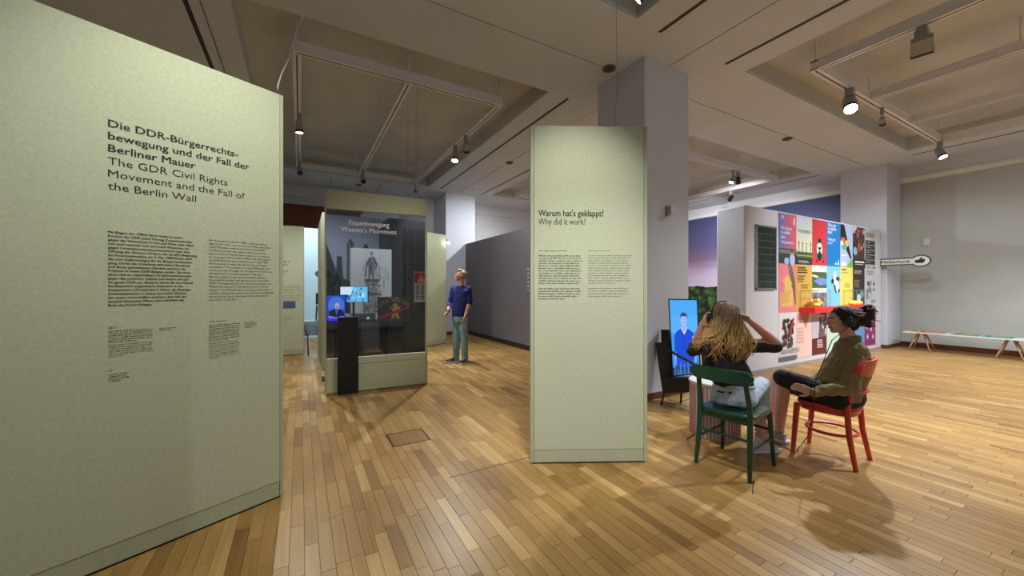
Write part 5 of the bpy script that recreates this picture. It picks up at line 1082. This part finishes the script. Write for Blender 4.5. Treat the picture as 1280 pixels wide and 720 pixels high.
blob('skirt', g, mbk, v2, .008, 3, wr=.008, wscale=12)
mgs = mat('sneaker_grey', (176, 172, 170), .6, var=.1, scale=25); fd = W(-.45, .8).normalized()
shoe(v2, Vector((anN.x, anN.y, .004))-fd*.03, Vector((anN.x, anN.y, .004))+fd*.17, mgs, msole); shoe(v2, Vector((anF.x, anF.y, .004))-fd*.03, Vector((anF.x, anF.y, .004))+fd*.17, mgs, msole)
for nm, a in (('N', anN), ('F', anF)): obj('sock', G().tube([a-UP*.02, a+UP*.045], [.040, .040], 14), mat('sock_grey', (150, 146, 144), .8), v2, True, smooth='a')
mdh = hair_mat('dark_hair', (20, 12, 11), (56, 32, 26), .75); Mh = Matrix((s2, f2, UP)).transposed()
g = G(); g.ell(hc+UP*.038-f2*.024, (.088, .100, .088), Mh, 18, 12); g.ell(hc-UP*.02-f2*.065, (.074, .052, .070), Mh, 16, 10); g.ell(hc+UP*.045-f2*.150, (.062, .075, .060), Mh, 14, 10); g.ell(hc+UP*.01-f2*.14, (.055, .06, .055), Mh, 14, 10)
blob('hair_cap', g, mdh, v2, .007, 1, wr=.008, wscale=45)
gd = []; random.seed(31)
for i_ in range(30):
    a = random.uniform(-1.3, 1.3); b = random.uniform(-.5, 1.0); tip = hc-f2*random.uniform(.17, .225)+s2*math.sin(a)*.05+UP*(.040+b*.035)
    gd.append([hc+UP*.10+f2*.03+s2*math.sin(a)*.05, hc+UP*(.10-.05*abs(a))-f2*.06+s2*math.sin(a)*.085, hc+UP*.05-f2*.13+s2*math.sin(a)*.05, tip])
for i_ in range(16):
    a = random.uniform(0, 6.28); d = (s2*math.cos(a)+UP*math.sin(a))*.05; b0 = hc+UP*.04-f2*.13; gd.append([b0+d*.6, b0+d*1.2-f2*.02, b0+d*1.5-f2*.05, b0+d*1.1-f2*.09])
strands('hair', v2, gd, mdh, .008, 7, .010, .012, 6, 9)
headphones('over-ear headphones on the visitor in the olive shirt', hc+UP*.010-f2*.006, s2, (UP-f2*.12).normalized(), f2, .094, mhp)
q1 = hc-s2*.094-UP*.05+f2*.01
cable('headphone cable hanging over the olive shirt down to the floor', [q1, P(1040, 425, 3.0), P(1030, 450, 2.93), P(1020, 475, 2.90), P(1017, 500, 2.93), P(1017, 520, 2.98), P(1010, 545, 3.1), fl(997, 562), fl(994, 566), fl(990, 564), fl(975, 556), fl(960, 548), fl(945, 543), fl(938, 535)], .0032)
cable('thin headphone cable trailing across the floor behind the green chair', [fl(941, 617), fl(941, 609), fl(943, 600), fl(940, 604)], .003)

# ---- standing man ---------------------------------------------------------
Ym = 7.27; cm_ = W((575-640)/F*Ym, Ym); v3 = thing('person', 'standing young man in a navy sweater and teal jeans looking up to the left', 'person', cm_)
def R(px, py, dY=0): return P(px, py, Ym+dY)
hc = R(576, 344.8, 0); f3 = W(-1, -.25).normalized(); fu = (f3+UP*.22).normalized(); u3 = (UP-f3*.22).normalized(); s3 = fu.cross(u3)
nk = R(577, 355.5, .03); side3 = W(.80, -.60)   # towards his left (camera right)
shL = R(585.5, 361, -.04); shR = R(567, 361, .12); elL = R(587, 378, -.06); wrL = R(582, 394, -.16); elR = R(563, 379, .10); wrR = R(559.5, 390, -.06)
pel = R(574.5, 396, .03); hpL = R(579, 398, 0); hpR = R(570.5, 398, .06); knL = R(580.5, 424, -.02); knR = R(570.5, 424, .02); anL = R(581, 448.5, .0); anR = R(570, 447, .06)
g = G(); q, M, _, _, _ = head(g, hc, fu, u3, 1.0); g.cap(hc-UP*.055-f3*.02, .054, nk-UP*.02, .060)
g.loft([(pel, side3, .155, .105), (pel+UP*.15, side3, .14, .10), (nk-UP*.28, side3, .165, .11), (nk-UP*.12, side3, .19, .10), (nk-UP*.03, side3, .11, .07)])
for a, b, c_ in ((shL, elL, wrL), (shR, elR, wrR)): g.cap(a, .052, b, .042).cap(b, .042, b.lerp(c_, .4), .040).cap(b.lerp(c_, .4), .040, c_, .027)
hand(g, wrL, R(580.5, 400, -.2)-wrL, -side3, 1.05, .45, 1); hand(g, wrR, R(554, 397, -.2)-wrR, side3, 1.05, .35, -1)
for a, b, c_ in ((hpL, knL, anL), (hpR, knR, anR)): g.cap(a, .082, b, .056).cap(b, .055, b.lerp(c_, .35), .056).cap(b.lerp(c_, .35), .056, c_, .038)
blob('body', g, skin, v3, .008, 2); face_bits(v3, hc, q, M, 1.0, mat('brow_brown', (110, 78, 50), .7))
mnv = mat('navy_knit', (34, 44, 112), .85, var=.15, scale=12, bump=.2, bscale=120)
g = G(); g.loft([(pel+UP*.01, side3, .165, .125), (pel+UP*.16, side3, .165, .125), (nk-UP*.28, side3, .185, .13), (nk-UP*.13, side3, .205, .115), (nk-UP*.055, side3, .15, .085), (nk-UP*.022, side3, .08, .068)])
g.cap(shL, .064, elL, .055).cap(elL, .055, elL.lerp(wrL, .12), .050); g.cap(shR, .064, elR, .055).cap(elR, .055, elR.lerp(wrR, .35), .048)
blob('sweater', g, mnv, v3, .01, 3, wr=.010, wscale=12)
mtj = mat('teal_denim', (128, 164, 172), .85, var=.15, scale=10, bump=.2, bscale=150)
g = G(); g.loft([(pel-UP*.09, side3, .15, .12), (pel-UP*.02, side3, .16, .125), (pel+UP*.07, side3, .15, .115)])
for a, b, c_ in ((hpL, knL, anL), (hpR, knR, anR)): g.cap(a, .094, b, .072).cap(b, .072, c_-UP*.02, .062)
blob('jeans', g, mtj, v3, .009, 2, wr=.010, wscale=16)
mds = mat('shoe_dark', (52, 56, 60), .6); fL = W(-.25, -.97).normalized(); fR = W(-.85, -.5).normalized()
shoe(v3, Vector((anL.x, anL.y, .003))-fL*.03, Vector((anL.x, anL.y, .003))+fL*.2, mds, msole, w_=.05); shoe(v3, Vector((anR.x, anR.y, .003))-fR*.03, Vector((anR.x, anR.y, .003))+fR*.2, mds, msole, w_=.05)
mbh = hair_mat('light_brown_hair', (110, 80, 54), (204, 172, 134)); Mh = Matrix((s3, fu, u3)).transposed()
g = G(); g.ell(hc+u3*.040-fu*.026, (.084, .092, .084), Mh, 16, 12); g.ell(hc-fu*.065-u3*.0, (.070, .045, .065), Mh, 14, 10); g.ell(hc+u3*.098+fu*.030, (.062, .060, .034), Mh, 12, 8)
blob('hair', g, mbh, v3, .007, 1, wr=.003, wscale=40)
dW = (wrR-elR).normalized(); obj('watch', G().tube([wrR-dW*.03, wrR-dW*.005], [.033, .033], 14), mat('watch_dark', (40, 36, 34), .3), v3, True, smooth='a')

# a chair behind the white panel and inside the foyer
t = thing('dark_chair', 'dark chair just visible inside the bright doorway', 'chair', (0.75, 13.3, .42)); q = Vector((.62, 13.25, .42))
mk = mat('chair_dark', (34, 36, 40), .5)
obj('seat', G().box(q.x-.2, q.x+.2, q.y-.2, q.y+.2, q.z+.40, q.z+.43), mk, t, True, bev=.005); obj('backrest', G().box(q.x-.2, q.x+.2, q.y+.17, q.y+.2, q.z+.5, q.z+.85), mk, t, True, bev=.005)
for a in (-1, 1):
    for b in (-1, 1): obj('leg', G().tube([(q.x+a*.17, q.y+b*.17, q.z+(.43 if b < 0 else .8)), (q.x+a*.2, q.y+b*.2, q.z)], .012, 6), mk, t, True)
wire('dark stick leaning beside the pale text panel', [P(380, 407, 8.35), P(384.5, 420, 8.2)+Vector((0, 0, -.0)), fl(385.5, 445)], .014, mk, 'stick', 'leaning_stick')
